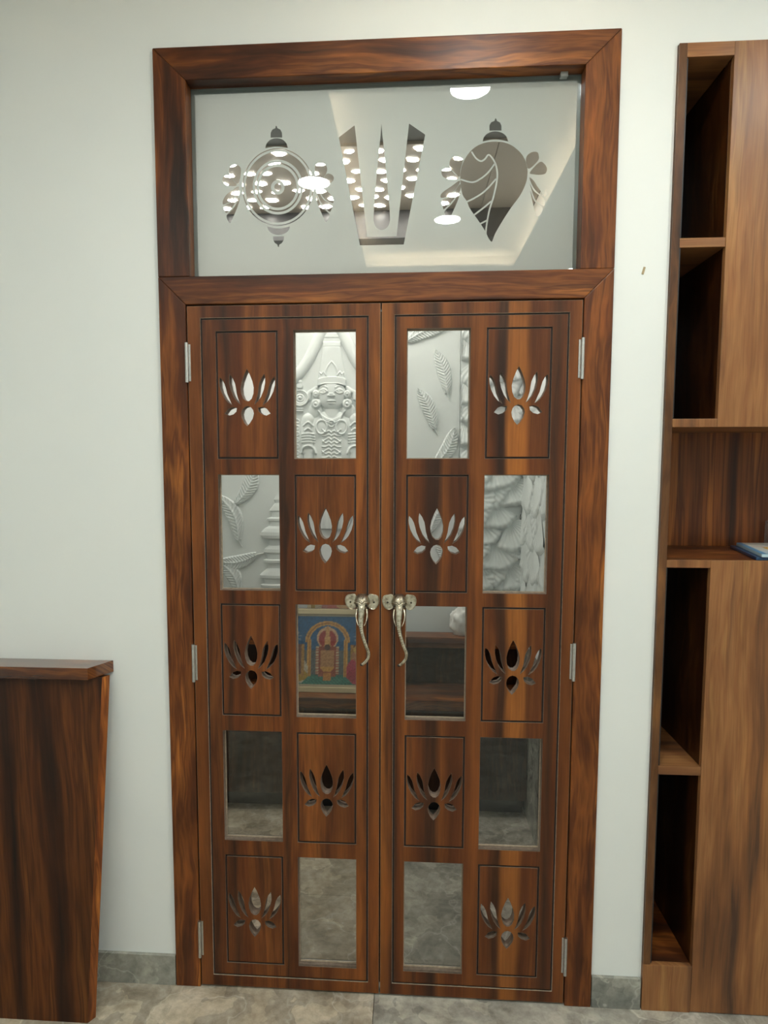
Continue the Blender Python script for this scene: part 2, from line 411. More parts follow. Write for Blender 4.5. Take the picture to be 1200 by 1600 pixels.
# ------------------------------------------------------------------ room shell
WF = 0.012                        # wall face
def walls():
    bm = bmesh.new()
    for b in ((-2.7, -0.641, 0, 3.25), (-0.641, 0.641, 2.793, 3.25), (0.641, 0.789, 0, 3.25), (0.789, 1.95, 2.749, 3.25), (1.95, 2.7, 0, 3.25)):
        add_box(bm, b[0], b[1], WF, 0.13, b[2], b[3])
    o = bm_link('wall_back', bm, M['wall']); tag(o, 'smooth white wall around the carved double door', None, None, 'structure')
    c = bmesh.new(); add_box(c, 0, 0.006, WF - 0.002, WF + 0.004, 0, 0.020, 0, 0.0008)
    me = bpy.data.meshes.new('paint_chip'); c.to_mesh(me); c.free(); me.transform(Matrix.Translation((0.716, 0, 2.158)) @ Matrix.Rotation(0.25, 4, 'Y'))
    link('paint_chip', me, M['chip'], o)
    tag(box('wall_left', -2.82, -2.7, -4.3, 0.13, 0, 3.25, M['wall'], None, 0), 'plain white side wall', None, None, 'structure')
    tag(box('wall_right', 2.7, 2.82, -4.3, 0.13, 0, 3.25, M['wall'], None, 0), 'plain white side wall', None, None, 'structure')
    tag(box('wall_front', -2.7, 2.7, -4.42, -4.3, 0, 3.25, M['wall'], None, 0), 'plain white wall opposite the door', None, None, 'structure')
    # ceiling with a raised tray over the door axis
    bm = bmesh.new(); tx0, tx1, ty0, ty1 = -0.24, 0.83, -3.18, -0.32
    cv = 0.11                                             # hidden ledge around the tray
    for b in ((-2.7, tx0, -4.3, WF), (tx1, 2.7, -4.3, WF), (tx0, tx1, ty1, WF), (tx0, tx1, -4.3, ty0)):
        add_box(bm, b[0], b[1], b[2], b[3], 3.07, 3.085)
    for b in ((-2.7, tx0 - cv, -4.3, WF), (tx1 + cv, 2.7, -4.3, WF), (tx0 - cv, tx1 + cv, ty1 + cv, WF), (tx0 - cv, tx1 + cv, -4.3, ty0 - cv)):
        add_box(bm, b[0], b[1], b[2], b[3], 3.085, 3.25)
    add_box(bm, tx0 - cv, tx1 + cv, ty0 - cv, ty1 + cv, 3.17, 3.25)
    tag(bm_link('ceiling', bm, M['ceil']), 'white ceiling with a raised tray and warm edge light', None, None, 'structure')
    for nm, b in (('left', (tx0 - 0.075, tx0 - 0.06, ty0 + 0.03, ty1 - 0.03)), ('right', (tx1 + 0.06, tx1 + 0.075, ty0 + 0.03, ty1 - 0.03)),
                  ('far', (tx0 + 0.03, tx1 - 0.03, ty0 - 0.075, ty0 - 0.06))):
        o = box('cove_light', b[0], b[1], b[2], b[3], 3.0855, 3.097, M['cove'], None, 0.002)
        tag(o, {'left': 'warm strip light along the left edge of the ceiling tray', 'right': 'warm strip light along the right edge of the ceiling tray',
                'far': 'warm strip light across the far end of the ceiling tray'}[nm], 'strip light', 'strip lights of the ceiling tray')
walls()

def floor():
    f = box('floor', -2.7, 2.7, -4.3, 1.56, -0.06, -0.012, M['rawdark'], None, 0); tag(f, 'polished beige and grey marble floor', None, None, 'structure')
    xs = [-2.7, -1.29, -0.015, 1.26, 2.7]; ys = [-4.3, -3.1, -1.9, -0.7, 0.5, 1.56]
    g = 0.0008
    for i in range(4):
        for j in range(5):
            mat = M['tile_beige'] if (i + (j // 3)) % 2 == (1 if i < 2 else 1) or i == 1 else M['tile_grey']
            if i == 2: mat = M['tile_grey']
            box('floor_tile', xs[i] + g, xs[i + 1] - g, ys[j] + g, ys[j + 1] - g, -0.012, 0.0, mat, f, 0.0006)
    tag(box('baseboard_left', -2.7, -0.642, WF - 0.012, WF, 0, 0.098, M['skirt'], None, 0.001), 'low marble skirting left of the door', None, None, 'structure')
    tag(box('baseboard_right', 0.642, 0.786, WF - 0.012, WF, 0, 0.098, M['skirt'], None, 0.001), 'short marble skirting between door and shelf unit', None, None, 'structure')
floor()

# ------------------------------------------------------------------ door frame
ZR0, ZR1, ZT, ZTOP = 2.094, 2.172, 2.704, 2.792     # rail bottom / top, head bottom, frame top
XO, XJ, XS = 0.640, 0.562, 0.548
def door_frame():
    t = root('trim_1', (0, 0, 0), 'dark walnut door frame with mitred corners and a glazed top', None, None, 'structure')
    y1 = 0.115; b = 0.0022
    for s in (-1, 1):
        prism_xz('jamb', [(s * XO, 0), (s * XJ, 0), (s * XJ, ZR0), (s * XO, ZR1)], 0, y1, M['frame_v'], t, b)
        prism_xz('upper_stile', [(s * XO, ZR1), (s * XS, ZR1), (s * XS, ZT), (s * XO, ZTOP)], 0, y1, M['frame_v'], t, b)
    prism_xz('crossbar', [(-XJ, ZR0), (XJ, ZR0), (XO, ZR1), (-XO, ZR1)], 0, y1, M['frame_h'], t, b)
    prism_xz('head', [(-XS, ZT), (XS, ZT), (XO, ZTOP), (-XO, ZTOP)], 0, y1, M['frame_h'], t, b)
    # door stop behind the leaves
    for s in (-1, 1): box('door_stop', min(s * XJ, s * (XJ - 0.012)), max(s * XJ, s * (XJ - 0.012)), 0.045, 0.07, 0, ZR0, M['frame_v'], t, 0.001)
    box('door_stop', -XJ, XJ, 0.045, 0.07, ZR0 - 0.012, ZR0, M['frame_h'], t, 0.001)
door_frame()

# ------------------------------------------------------------------ glazed top with etched emblems
def AF(a): return lambda u, v: (a[0][0] + a[0][1] * u + a[0][2] * v, a[1][0] + a[1][1] * u + a[1][2] * v)
A_CH = AF([[-0.473929, 0.0003098, -3.1e-06], [2.6326812, -8.4e-06, -0.0002944]])
A_NA = AF([[-0.1597931, 0.0002731, 8e-07], [2.6224173, -7.6e-06, -0.000262]])
A_CO = AF([[0.1470707, 0.0002968, 5.2e-06], [2.6290405, -8.2e-06, -0.0002881]])
def mp(A, pts): return [A(u, v) for u, v in pts]

def transom():
    t = root('window_1', (0, 0.05, ZR1), 'etched glass light above the door with three clear emblems', None, None, 'structure')
    x0, x1, z0, z1 = -XS, XS, ZR1, ZT
    box('glass_pane', x0 + 0.0005, x1 - 0.0005, 0.049, 0.0545, z0 + 0.0005, z1 - 0.0005, M['glass'], t, 0)
    loops = [rect(x0 + 0.0005, x1 - 0.0005, z0 + 0.0005, z1 - 0.0005)]
    # wheel emblem
    for r in (1.0, 0.97, 0.91, 0.705, 0.635, 0.595, 0.525, 0.19, 0.10):
        loops.append(mp(A_CH, ellipse(567, 669, 335 * r, 365 * r, 56)))
    loops.append(mp(A_CH, [(500, 205), (502, 160), (518, 130), (546, 118), (548, 100), (553, 95), (559, 100), (563, 118), (590, 130), (606, 160), (608, 205)]))
    def cap(A, cx, w, ytop, ybot, sag, flip=1):
        top = [(cx + w * math.cos(a), ybot + (ytop - ybot) * math.sin(a)) for a in np.linspace(0, math.pi, 15)]
        bot = [(cx - w + 2 * w * k / 8, ybot - flip * sag * math.sin(math.pi * k / 8)) for k in range(1, 8)]
        return mp(A, top + bot)
    loops.append(cap(A_CH, 556, 104, 210, 303, 14))
    loops.append(cap(A_CH, 574, 106, 1119, 1038, 20, -1))
    loops.append(mp(A_CH, [(522, 1134), (626, 1131), (622, 1170), (604, 1198), (581, 1211), (578, 1230), (573, 1235), (568, 1230), (564, 1211), (540, 1196), (525, 1170)]))
    leafs = [[(188, 640), (132, 585), (108, 530), (112, 490), (140, 462), (180, 458), (212, 476), (221, 515), (212, 590)],
             [(180, 652), (100, 655), (56, 628), (44, 595), (62, 566), (104, 556), (140, 590)]]
    tas = [[(196, 662), (150, 690), (84, 738), (50, 792), (54, 832), (130, 790), (196, 690)], [(202, 690), (140, 796), (60, 845), (68, 898), (88, 908), (150, 840), (200, 740)],
           [(204, 760), (160, 850), (92, 925), (82, 940), (88, 970), (108, 1003), (124, 998), (166, 905), (200, 815)]]
    for q in leafs + tas:
        loops.append(mp(A_CH, catmull(q, 4, True)))
        loops.append(mp(A_CH, catmull([(1134 - u, v - 14) for u, v in q], 4, True)))
    # U mark with centre flame
    loops.append(mp(A_NA, [(133, 225), (298, 100), (425, 1268), (735, 1258), (862, 85), (1028, 200), (810, 1345), (350, 1357)]))
    loops.append(mp(A_NA, [(577, 85), (588, 220), (608, 400), (635, 700), (660, 950), (666, 1070)] +
                    [(580 + 86 * math.cos(a), 1085 + 108 * math.sin(a)) for a in np.linspace(0.1, math.pi - 0.1, 12)] +
                    [(493, 1070), (500, 950), (520, 700), (548, 400), (566, 220)]))
    # conch emblem
    loops.append(mp(A_CO, [(513, 200), (513, 150), (530, 122), (560, 110), (565, 92), (571, 85), (578, 92), (583, 110), (610, 124), (625, 155), (625, 200)]))
    loops.append(cap(A_CO, 568, 118, 206, 302, 20))
    body = [(570, 302), (660, 312), (742, 352), (822, 430), (864, 530), (868, 620), (850, 700), (800, 805), (722, 912), (645, 1030), (575, 1150), (552, 1200), (532, 1246),
            (500, 1205), (478, 1155), (430, 1078), (370, 992), (322, 920), (300, 862), (258, 800), (240, 700), (238, 600), (260, 510), (310, 420), (380, 352), (470, 312)]
    loops.append(mp(A_CO, catmull(body, 3, True)))
    for q in ([(228, 632), (165, 585), (138, 535), (138, 490), (158, 452), (200, 442), (248, 456), (262, 482), (240, 560)],
              [(222, 642), (150, 655), (82, 635), (60, 595), (70, 566), (110, 550), (150, 560)],
              [(226, 668), (160, 715), (62, 785), (58, 830), (150, 800), (226, 700)], [(232, 700), (150, 815), (62, 850), (72, 920), (84, 935), (150, 870), (232, 770)],
              [(234, 780), (160, 880), (92, 950), (90, 985), (106, 1025), (132, 1026), (180, 930), (226, 820)],
              [(884, 556), (856, 505), (860, 440), (905, 402), (955, 400), (972, 430), (966, 480)],
              [(890, 590), (980, 494), (1025, 510), (1050, 555), (1036, 598), (990, 612), (930, 608)],
              [(886, 640), (925, 665), (960, 720), (1010, 790), (1000, 805), (930, 740)], [(890, 690), (930, 765), (1018, 830), (1030, 875), (1016, 905), (940, 840)], [(894, 760), (935, 860), (1008, 918), (1000, 972), (970, 1000), (944, 975)],
              [(1040, 748), (1050, 790), (1032, 815), (1018, 790)]):
        loops.append(mp(A_CO, catmull(q, 4, True)))
    me = plate_mesh(loops, 0.0558, 0.0558)
    bm = bmesh.new(); bm.from_mesh(me)
    # etched lines that cross the conch
    def strip(A, pts, wd):
        c = catmull(pts, 5); n = len(c); a = []; b = []
        for i in range(n):
            p = np.array(c[i]); d = np.array(c[min(i + 1, n - 1)]) - np.array(c[max(i - 1, 0)]); d = d / np.linalg.norm(d); nn = np.array((-d[1], d[0])) * wd / 2
            for lst, q in ((a, p + nn), (b, p - nn)):
                x, z = A(*q); lst.append(bm.verts.new((x, 0.0556, z)))
        for i in range(n - 1): bm.faces.new((a[i], a[i + 1], b[i + 1], b[i]))
    for pts in ([(345, 395), (385, 455), (430, 484), (470, 465), (508, 425), (560, 490), (585, 580), (580, 680), (550, 820), (510, 950), (486, 1080), (476, 1175)],
                [(565, 505), (500, 590), (430, 648), (350, 682), (240, 655)], [(575, 650), (480, 755), (390, 820), (295, 868)], [(530, 860), (460, 920), (362, 995)], [(492, 1040), (420, 1078)]):
        strip(A_CO, pts, 15)
    bm.to_mesh(me); bm.free()
    tag(link('frosted_film', me, M['frost'], t), 'frosted film with wheel, U and conch emblems left clear')
    # aluminium channel holding the pane and a small clip
    bm = bmesh.new()
    add_box(bm, x0, x1, 0.0560, 0.068, z1 - 0.012, z1); add_box(bm, x0, x0 + 0.010, 0.0560, 0.068, z0, z1 - 0.012); add_box(bm, x1 - 0.010, x1, 0.0560, 0.068, z0, z1 - 0.012)
    bm_link('pane_channel', bm, M['alu'], t)
    box('pane_clip', 0.488, 0.508, 0.030, 0.049, z1 - 0.012, z1, M['alu'], t, 0.001)
transom()

# ------------------------------------------------------------------ door leaves
ROWS = [(1.653, 2.018), (1.265, 1.607), (0.882, 1.224), (0.487, 0.834), (0.085, 0.439)]
COLS = {'L': [(-0.476, -0.296), (-0.250, -0.071)], 'R': [(0.074, 0.252), (0.297, 0.478)]}

def lotus_loops(cx, cz):
    """eight petal cut-outs of the lotus motif; lower-left units of half a millimetre"""
    k = 0.000486; out = []
    ctr = [(0, 203), (16, 172), (32, 130), (39, 95), (37, 60), (26, 30), (10, 16), (-6, 16), (-24, 30), (-36, 60), (-39, 95), (-32, 130), (-16, 172)]
    low = [(0, -14), (20, -20), (34, -38), (38, -58), (30, -88), (12, -116), (-3, -131), (-20, -112), (-34, -84), (-38, -58), (-32, -36), (-18, -20)]
    inn = [(104, 174), (108, 150), (108, 122), (100, 84), (83, 42), (64, 15), (43, -3), (55, 28), (64, 60), (68, 90), (73, 118), (87, 150)]
    outr = [(165, 157), (168, 132), (166, 106), (157, 72), (139, 36), (118, 10), (93, -7), (108, 28), (121, 58), (128, 88), (136, 116), (149, 141)]
    lf = [(64, -24), (90, -19), (116, -30), (138, -58), (114, -70), (86, -62), (68, -46)]
    for s, q in ((1, ctr), (1, low), (1, inn), (-1, inn), (1, outr), (-1, outr), (1, lf), (-1, lf)):
        out.append([(cx + s * u * k, cz + v * k) for u, v in q])
    return out

def rnd(cx, cz, q): return q

def handle(cx, cz, parent):
    h = root('door_handle', (0, 0, 0)); h.parent = parent; h.location = Vector((cx, 0.003, cz)) - wloc(parent)
    h['label'] = 'antique brass elephant head pull with a curling trunk'
    P = lambda u, v, y: (cx + u * 0.000204, 0.003 - y, cz - v * 0.000207)
    # ears: flat mounting plates with a raised rim and a screw hole
    for s in (-1, 1):
        ear = [(s * 90, -112), (s * 180, -116), (s * 222, -95), (s * 240, -45), (s * 232, 15), (s * 205, 65), (s * 165, 92), (s * 125, 88), (s * 90, 60)]
        e2 = catmull(ear, 4, True)
        loops = [[(cx + u * 0.000204, cz - v * 0.000207) for u, v in e2]]
        loops.append([(x, z) for x, z in ellipse(cx + s * 168 * 0.000204, cz + 0.001, 0.0026, 0.0026, 14)])
        o = plate('ear', loops, -0.002, 0.003, [M['brass']], h, 0.0006)
        bm = bmesh.new(); tube(bm, [P(u, v, 0.0056) for u, v in catmull([ear[i] for i in range(1, 8)], 5)], 0.0013, 6)
        bm_link('ear_rim', bm, M['brass'], h)
        bm = bmesh.new(); bmesh.ops.create_uvsphere(bm, u_segments=10, v_segments=6, radius=0.0024)
        bm.transform(Matrix.Translation(P(s * 168, -5, 0.003)) @ Matrix.Diagonal((1, 0.5, 1, 1)))
        bm_link('screw', bm, M['patina'], h, True)
    # head: domed forehead, cheeks, tapering into the trunk
    bm = bmesh.new(); bmesh.ops.create_uvsphere(bm, u_segments=28, v_segments=20, radius=1)
    for v in bm.verts:
        x, y, z = v.co
        wz = 1.0 - 0.30 * max(0, -z) ** 1.4
        bump = 0.10 * math.exp(-((abs(x) - 0.42) ** 2) / 0.05 - (z - 0.62) ** 2 / 0.09)
        r = 1 + bump
        v.co = (cx + x * 0.0235 * wz * r, 0.003 + y * 0.030 * r - (0.004 if y < 0 else 0), cz + 0.001 + z * 0.0255 * r)
    bmesh.ops.delete(bm, geom=[v for v in bm.verts if v.co.y > 0.0035], context='VERTS')
    hd = bm_link('head', bm, M['brass_dark'], h, True)
    bm = bmesh.new()
    for s in (-1, 1):
        tube(bm, catmull([P(s * 108, -8, 0.020), P(s * 78, -26, 0.0305), P(s * 38, -20, 0.0355), P(0, 14, 0.0370)], 5), 0.0020, 8)
    tube(bm, catmull([P(0, -95, 0.026), P(-22, -62, 0.0325), P(0, -25, 0.0355), P(22, -62, 0.0325), P(0, -95, 0.026)], 4), 0.0017, 6)
    bm_link('brow', bm, M['brass'], h)
    for s in (-1, 1):
        bm = bmesh.new(); bmesh.ops.create_uvsphere(bm, u_segments=10, v_segments=6, radius=0.003)
        bm.transform(Matrix.Translation(P(s * 68, 22, 0.0275)))
        bm_link('eye', bm, M['patina'], h, True)
    for s in (-1, 1):
        bm = bmesh.new()
        c = catmull([P(s * 66, 80, 0.020), P(s * 78, 160, 0.028), P(s * 66, 235, 0.034), P(s * 40, 296, 0.040)], 6)
        tube(bm, c, [0.0036 - 0.0026 * i / (len(c) - 1) for i in range(len(c))], 8)
        bm_link('tusk', bm, M['brass'], h)
    bm = bmesh.new()
    tp = catmull([P(0, 20, 0.024), P(0, 90, 0.031), P(-6, 190, 0.036), P(-4, 300, 0.040), P(18, 420, 0.042), P(62, 560, 0.042), P(102, 670, 0.040), P(98, 750, 0.037), P(60, 810, 0.034), P(10, 858, 0.031)], 12)
    n = len(tp); rr = []
    for i in range(n):
        t = i / (n - 1); r = 0.0070 * max(0, 1 - t / 0.42) ** 1.2 + 0.0066 - 0.0016 * t
        if t > 0.22: r *= 1 + 0.06 * math.sin(i * 2.1)
        rr.append(r)
    tube(bm, tp, rr, 14)
    tr = bm_link('trunk', bm, M['brass'], h)
    bm = bmesh.new(); bmesh.ops.create_uvsphere(bm, u_segments=10, v_segments=8, radius=0.0062)
    bm.transform(Matrix.Translation(P(6, 862, 0.0305)) @ Matrix.Diagonal((1, 1, 0.7, 1)))
    bm_link('trunk_tip', bm, M['patina'], h, True)

def hinge(x, z0, z1, s, parent):
    h = root('hinge', (0, 0, 0)); h.parent = parent; h.location = Vector((x, 0, z0)) - wloc(parent); h['label'] = 'steel butt hinge knuckle'
    n = 3; g = (z1 - z0) / n
    for i in range(n):
        bm = bmesh.new(); tube(bm, [(x, -0.0035, z0 + i * g + 0.0001), (x, -0.0035, z0 + (i + 1) * g - 0.0001)], 0.0052, 16)
        bm_link('knuckle', bm, M['steel'], h)
    box('hinge_plate', min(x, x - s * 0.010), max(x, x - s * 0.010), 0.0008, 0.0029, z0 + 0.004, z1 - 0.004, M['steel'], h, 0.0004)

def leaf(side):
    s = -1 if side == 'L' else 1
    x0, x1 = (-0.5585, -0.0015) if side == 'L' else (0.0025, 0.5585)
    z0, z1 = 0.007, 2.0895
    mat = M['leaf_left'] if side == 'L' else M['leaf_right']
    d = root('door_1' if side == 'L' else 'door_2', (s * 0.5585, 0.02, 0.007),
             'left walnut door leaf with lotus cut-outs and clear panes' if side == 'L' else 'right walnut door leaf with lotus cut-outs and clear panes', None, None, 'structure')
    wins = []; lots = []
    for r, (a, b) in enumerate(ROWS):
        for c in (0, 1):
            xa, xb = COLS[side][c]
            is_lotus = ((r + c) % 2 == 0) if side == 'L' else ((r + c) % 2 == 1)
            (lots if is_lotus else wins).append((xa, xb, a, b))
    yf, yg, yb = 0.0028, 0.0080, 0.038
    G = 0.0050
    lot_l = {i: lotus_loops((q[0] + q[1]) / 2, (q[2] + q[3]) / 2 - 0.024) for i, q in enumerate(lots)}
    core = [rect(x0, x1, z0, z1)] + [rect(*w_) for w_ in wins] + [l for ls in lot_l.values() for l in ls]
    plate('core_board', core, yg, yb, [M['groove_shade'], M['rawdark']], d)
    bx = (x0 + 0.0385, x1 - 0.0335, z0 + 0.035, z1 - 0.034) if side == 'L' else (x0 + 0.0365, x1 - 0.0345, z0 + 0.036, z1 - 0.033)
    ins = lambda q, g: (q[0] + g, q[1] - g, q[2] + g, q[3] - g)
    plate('border', [rect(x0, x1, z0, z1), rect(*bx)], yf, yg, [mat, M['raw']], d, 0.0006)
    plate('field', [rect(*ins(bx, G))] + [rect(*w_) for w_ in wins] + [rect(*q) for q in lots], yf, yg, [mat, M['rawdark']], d, 0.0006)
    for i, q in enumerate(lots):
        plate('lotus_panel', [rect(*ins(q, G))] + lot_l[i], yf, yg, [mat, M['rawdark']], d, 0.0005)
    for w_ in wins:
        box('glass_pane', w_[0] + 0.0002, w_[1] - 0.0002, 0.031, 0.035, w_[2] + 0.0002, w_[3] - 0.0002, M['glass'], d, 0)
        bm = bmesh.new()
        g = 0.0022
        for b_ in ((w_[0], w_[1], w_[2], w_[2] + g), (w_[0], w_[1], w_[3] - g, w_[3]), (w_[0], w_[0] + g, w_[2] + g, w_[3] - g), (w_[1] - g, w_[1], w_[2] + g, w_[3] - g)):
            add_box(bm, b_[0], b_[1], 0.024, 0.0308, b_[2], b_[3])
        bm_link('glazing_bead', bm, M['raw'], d)
    if side == 'R': box('gap_blocker', -0.014, 0.016, 0.0385, 0.046, z0 + 0.01, z1 - 0.015, mat, d, 0.001)  # unseen strip added to block inner light shining through the leaf gap
    for zz in ((1.873, 1.986), (0.985, 1.100) if side == 'L' else (1.012, 1.124), (0.102, 0.222)):
        hinge(s * 0.5603, zz[0], zz[1], s, d)
    handle(-0.0528 if side == 'L' else 0.0560, 1.2335, d)
leaf('L'); leaf('R')

# ------------------------------------------------------------------ shrine room behind the door
YB = 1.45
def feather(parent, bx, bz, ang, Ln, W, bend, flip=1):
    """carved feather lying on the wall plane: base point, direction, length, width"""
    nu, nv = 72, 18; bm = bmesh.new(); g = []
    for i in range(nu + 1):
        t = i / nu; row = []
        wd = 1.1 * W * (math.sin(math.pi * min(1, 0.06 + t * 0.97)) ** 0.55) * (0.75 + 0.25 * t)
        if i == nu: wd *= 0.3
        ax = Ln * t; ay = bend * Ln * math.sin(math.pi * t)
        for j in range(nv + 1):
            sgn = j / nv * 2 - 1
            h = 0.010 * (1 - sgn * sgn) ** 0.35 + 0.0012 + 0.0022 * math.exp(-((abs(sgn) - 0.82) / 0.12) ** 2)
            h += 0.0045 * math.exp(-(sgn / 0.11) ** 2)
            h += 0.0034 * math.sin((t * 24 - abs(sgn) * 3.4) * 3.7) * min(1, 4 * abs(sgn)) * (1 - abs(sgn) ** 6)
            lx = ax - abs(sgn) * 0.02 * 0; ly = ay + sgn * wd / 2
            wx = bx + lx * math.cos(ang) - flip * ly * math.sin(ang); wz = bz + lx * math.sin(ang) + flip * ly * math.cos(ang)
            row.append(bm.verts.new((wx, YB - max(h, -0.001), wz)))
        g.append(row)
    for i in range(nu):
        for j in range(nv): bm.faces.new((g[i][j], g[i][j + 1], g[i + 1][j + 1], g[i + 1][j]))
    tube(bm, [(bx - 0.035 * math.cos(ang), YB - 0.003, bz - 0.035 * math.sin(ang)), (bx + 0.03 * math.cos(ang), YB - 0.008, bz + 0.03 * math.sin(ang))], [0.003, 0.005], 6)
    bmesh.ops.recalc_face_normals(bm, faces=bm.faces[:])
    return bm_link('feather', bm, M['relief'], parent, True)

def scale_fan(parent, cx, cz, R, ang, spread, lift, wall='back', wx=0.0):
    nu, nv = 9, 48; bm = bmesh.new(); g = []
    ph = random.uniform(0, 6)
    for i in range(nu + 1):
        t = i / nu; row = []
        for j in range(nv + 1):
            q = j / nv * 2 - 1; a = ang + q * spread
            rr = R * t * (1 + 0.04 * math.sin(a * 6 + ph) + 0.012 * math.sin(a * 19 + ph))
            h = lift * t ** 1.1 * (1 - 0.35 * abs(q) ** 4) + 0.004 * math.exp(-((t - 0.9) / 0.08) ** 2) + 0.0024 * math.sin(j * 2 * math.pi / 4.36 + ph) * t + 0.001
            if i == nu: h = max(h - 0.020, 0.0); rr *= 0.985
            u = cx + rr * math.cos(a); v = cz + rr * math.sin(a)
            row.append(bm.verts.new((u, YB - h, v) if wall == 'back' else (wx - h, u, v)))
        g.append(row)
    for i in range(nu):
        for j in range(nv): bm.faces.new((g[i][j], g[i][j + 1], g[i + 1][j + 1], g[i + 1][j]))
    bmesh.ops.remove_doubles(bm, verts=bm.verts[:], dist=1e-5)
    bmesh.ops.recalc_face_normals(bm, faces=bm.faces[:])
    return bm_link('shell_petal', bm, M['relief'], parent, True)

def deity(parent):
    """carved standing figure in low relief as one height field (units: tracing pixels of 0.45 mm)"""
    A = AF([[-0.5458982, 0.0004523, -1.4e-06], [2.3379325, -3.8e-06, -0.0004432]])
    u = np.arange(-40, 1140, 4.0); v = np.arange(60, 2300, 4.0)
    U, V = np.meshgrid(u, v); H = np.zeros_like(U)
    S = np.abs(U - 550)                                    # mirrored across the axis
    def mx(h): np.maximum(H, h, out=H)
    def dome(x, y, rx, ry, h, base=0.0, X=None, p=0.5):
        q = 1 - (((U if X is None else X) - x) / rx) ** 2 - ((V - y) / ry) ** 2
        mx(np.where(q > 0, base + h * np.maximum(q, 0) ** p, 0))
    def add_dome(x, y, rx, ry, h, X=None, p=0.5):
        q = 1 - (((U if X is None else X) - x) / rx) ** 2 - ((V - y) / ry) ** 2
        H[...] += np.where(q > 0, h * np.maximum(q, 0) ** p, 0)
    def segd(pts, X):
        D = np.full_like(U, 1e9)
        for (x0, y0), (x1, y1) in zip(pts, pts[1:]):
            dx, dy = x1 - x0, y1 - y0; t = np.clip(((X - x0) * dx + (V - y0) * dy) / (dx * dx + dy * dy), 0, 1)
            D = np.minimum(D, np.hypot(X - x0 - t * dx, V - y0 - t * dy))
        return D
    def band(pts, wd, h, X=None, sm=True):
        D = segd(catmull(pts, 5) if sm else pts, U if X is None else X)
        mx(np.where(D < wd, h * np.sqrt(np.maximum(1 - (D / wd) ** 2, 0)), 0))
    def ridge(pts, wd, h, X=None, sm=True):
        D = segd(catmull(pts, 5) if sm else pts, U if X is None else X)
        H[...] += h * np.exp(-(D / wd) ** 2)
    # halo arch and its collar
    band([(420, 640), (330, 540), (255, 430), (190, 300), (140, 190), (100, 120), (60, 70)], 60, 0.030, S)
    mx(np.where((S < 95) & (V > 70) & (V < 290), 0.012 + 0.004 * ((V // 48) % 2), 0))
    # tall crown
    cw = 95 + (V - 290) * 0.16
    mx(np.where((V > 290) & (V < 640) & (S < cw), 0.008 + 0.014 * np.sqrt(np.maximum(1 - (S / cw) ** 2, 0)), 0))
    ridge([(0, 450), (40, 500), (62, 560), (58, 605)], 6, 0.006, S); ridge([(60, 600), (90, 560), (110, 590), (135, 565), (140, 605)], 6, 0.006, S, False)
    # shoulders, torso, hips
    dome(550, 1200, 310, 215, 0.030); dome(550, 1420, 215, 420, 0.034); dome(550, 1900, 270, 520, 0.034)
    band([(255, 1080), (285, 1250), (255, 1430)], 70, 0.034, S)
    band([(255, 1430), (250, 1650), (235, 1850)], 55, 0.034, S)
    dome(180, 990, 75, 90, 0.025, X=S)
    # neck, face, head band
    band([(0, 950), (0, 1030)], 80, 0.024, S)
    dome(550, 805, 152, 178, 0.034, 0.012, None, 0.6)
    q = 612 + (S / 155) ** 2 * 30
    mx(np.where((V > q) & (V < q + 76) & (S < 158), 0.026 + 0.014 * np.sqrt(np.maximum(1 - (S / 160) ** 2, 0)), 0))
    ridge([(0, 690), (60, 688), (120, 705), (155, 740)], 5, 0.004, S)
    H[...] += np.where((S < 30 + (800 - V) * 0.26) & (V > 690) & (V < 806), 0.0045, 0)
    add_dome(85, 776, 44, 24, 0.004, S); ridge([(42, 776), (85, 752), (130, 776), (85, 800), (42, 776)], 5, 0.007, S); add_dome(82, 777, 14, 16, 0.003, S)
    ridge([(45, 735), (90, 715), (138, 742)], 7, 0.006, S)
    add_dome(550, 818, 40, 26, 0.012); add_dome(30, 826, 18, 16, 0.005, S)
    add_dome(550, 880, 48, 13, 0.007); add_dome(550, 904, 38, 13, 0.006); ridge([(-45, 892), (0, 896), (45, 892)], 4, -0.004, U - 550)
    # ears and ear drops
    for y, r in ((805, 40), (910, 52)):
        dome(170, y, r, r * 1.15, 0.020, 0.022, S); D = np.abs(np.hypot(S - 170, (V - y) / 1.15) - r * 0.62)
        H[...] += 0.006 * np.exp(-(D / 6) ** 2); add_dome(170, y, 14, 15, 0.008, S)
    band([(170, 740), (215, 770), (245, 790), (250, 850)], 26, 0.018, S)
    # necklaces, medallions, ornaments
    for k, yy in enumerate((0, 26, 58)):
        ridge([(145 - k * 4, 985 + k * 6), (95, 1040 + yy * 0.6), (50, 1072 + yy * 0.6), (0, 1086 + yy * 0.6)], 7, 0.009, S)
    D = np.abs(np.hypot((S - 110) / 58, (V - 1165) / 75) - 1) * 62; H[...] += 0.012 * np.exp(-(D / 9) ** 2)
    add_dome(110, 1165, 46, 62, 0.005, S)
    D = np.abs(np.hypot(U - 550, V - 1128) - 34); H[...] += 0.009 * np.exp(-(D / 7) ** 2); add_dome(550, 1128, 16, 16, 0.008)
    for k in range(9):
        y = 1205 + k * 40
        ridge([(0, y + 22), (28, y), (62, y + 16), (100, y - 14 + 30 * (k % 3))], 6, 0.008, S)
    # arm bands and bracelets
    for y in (1245, 1275, 1305, 1335): ridge([(190, y), (255, y - 8), (325, y)], 9, 0.010, S)
    ridge([(178, 1450), (200, 1395), (255, 1370), (310, 1395), (332, 1450)], 13, 0.014, S)
    ridge([(205, 1150), (255, 1112), (305, 1150)], 8, 0.010, S); ridge([(220, 1205), (255, 1180), (290, 1205)], 8, 0.010, S)
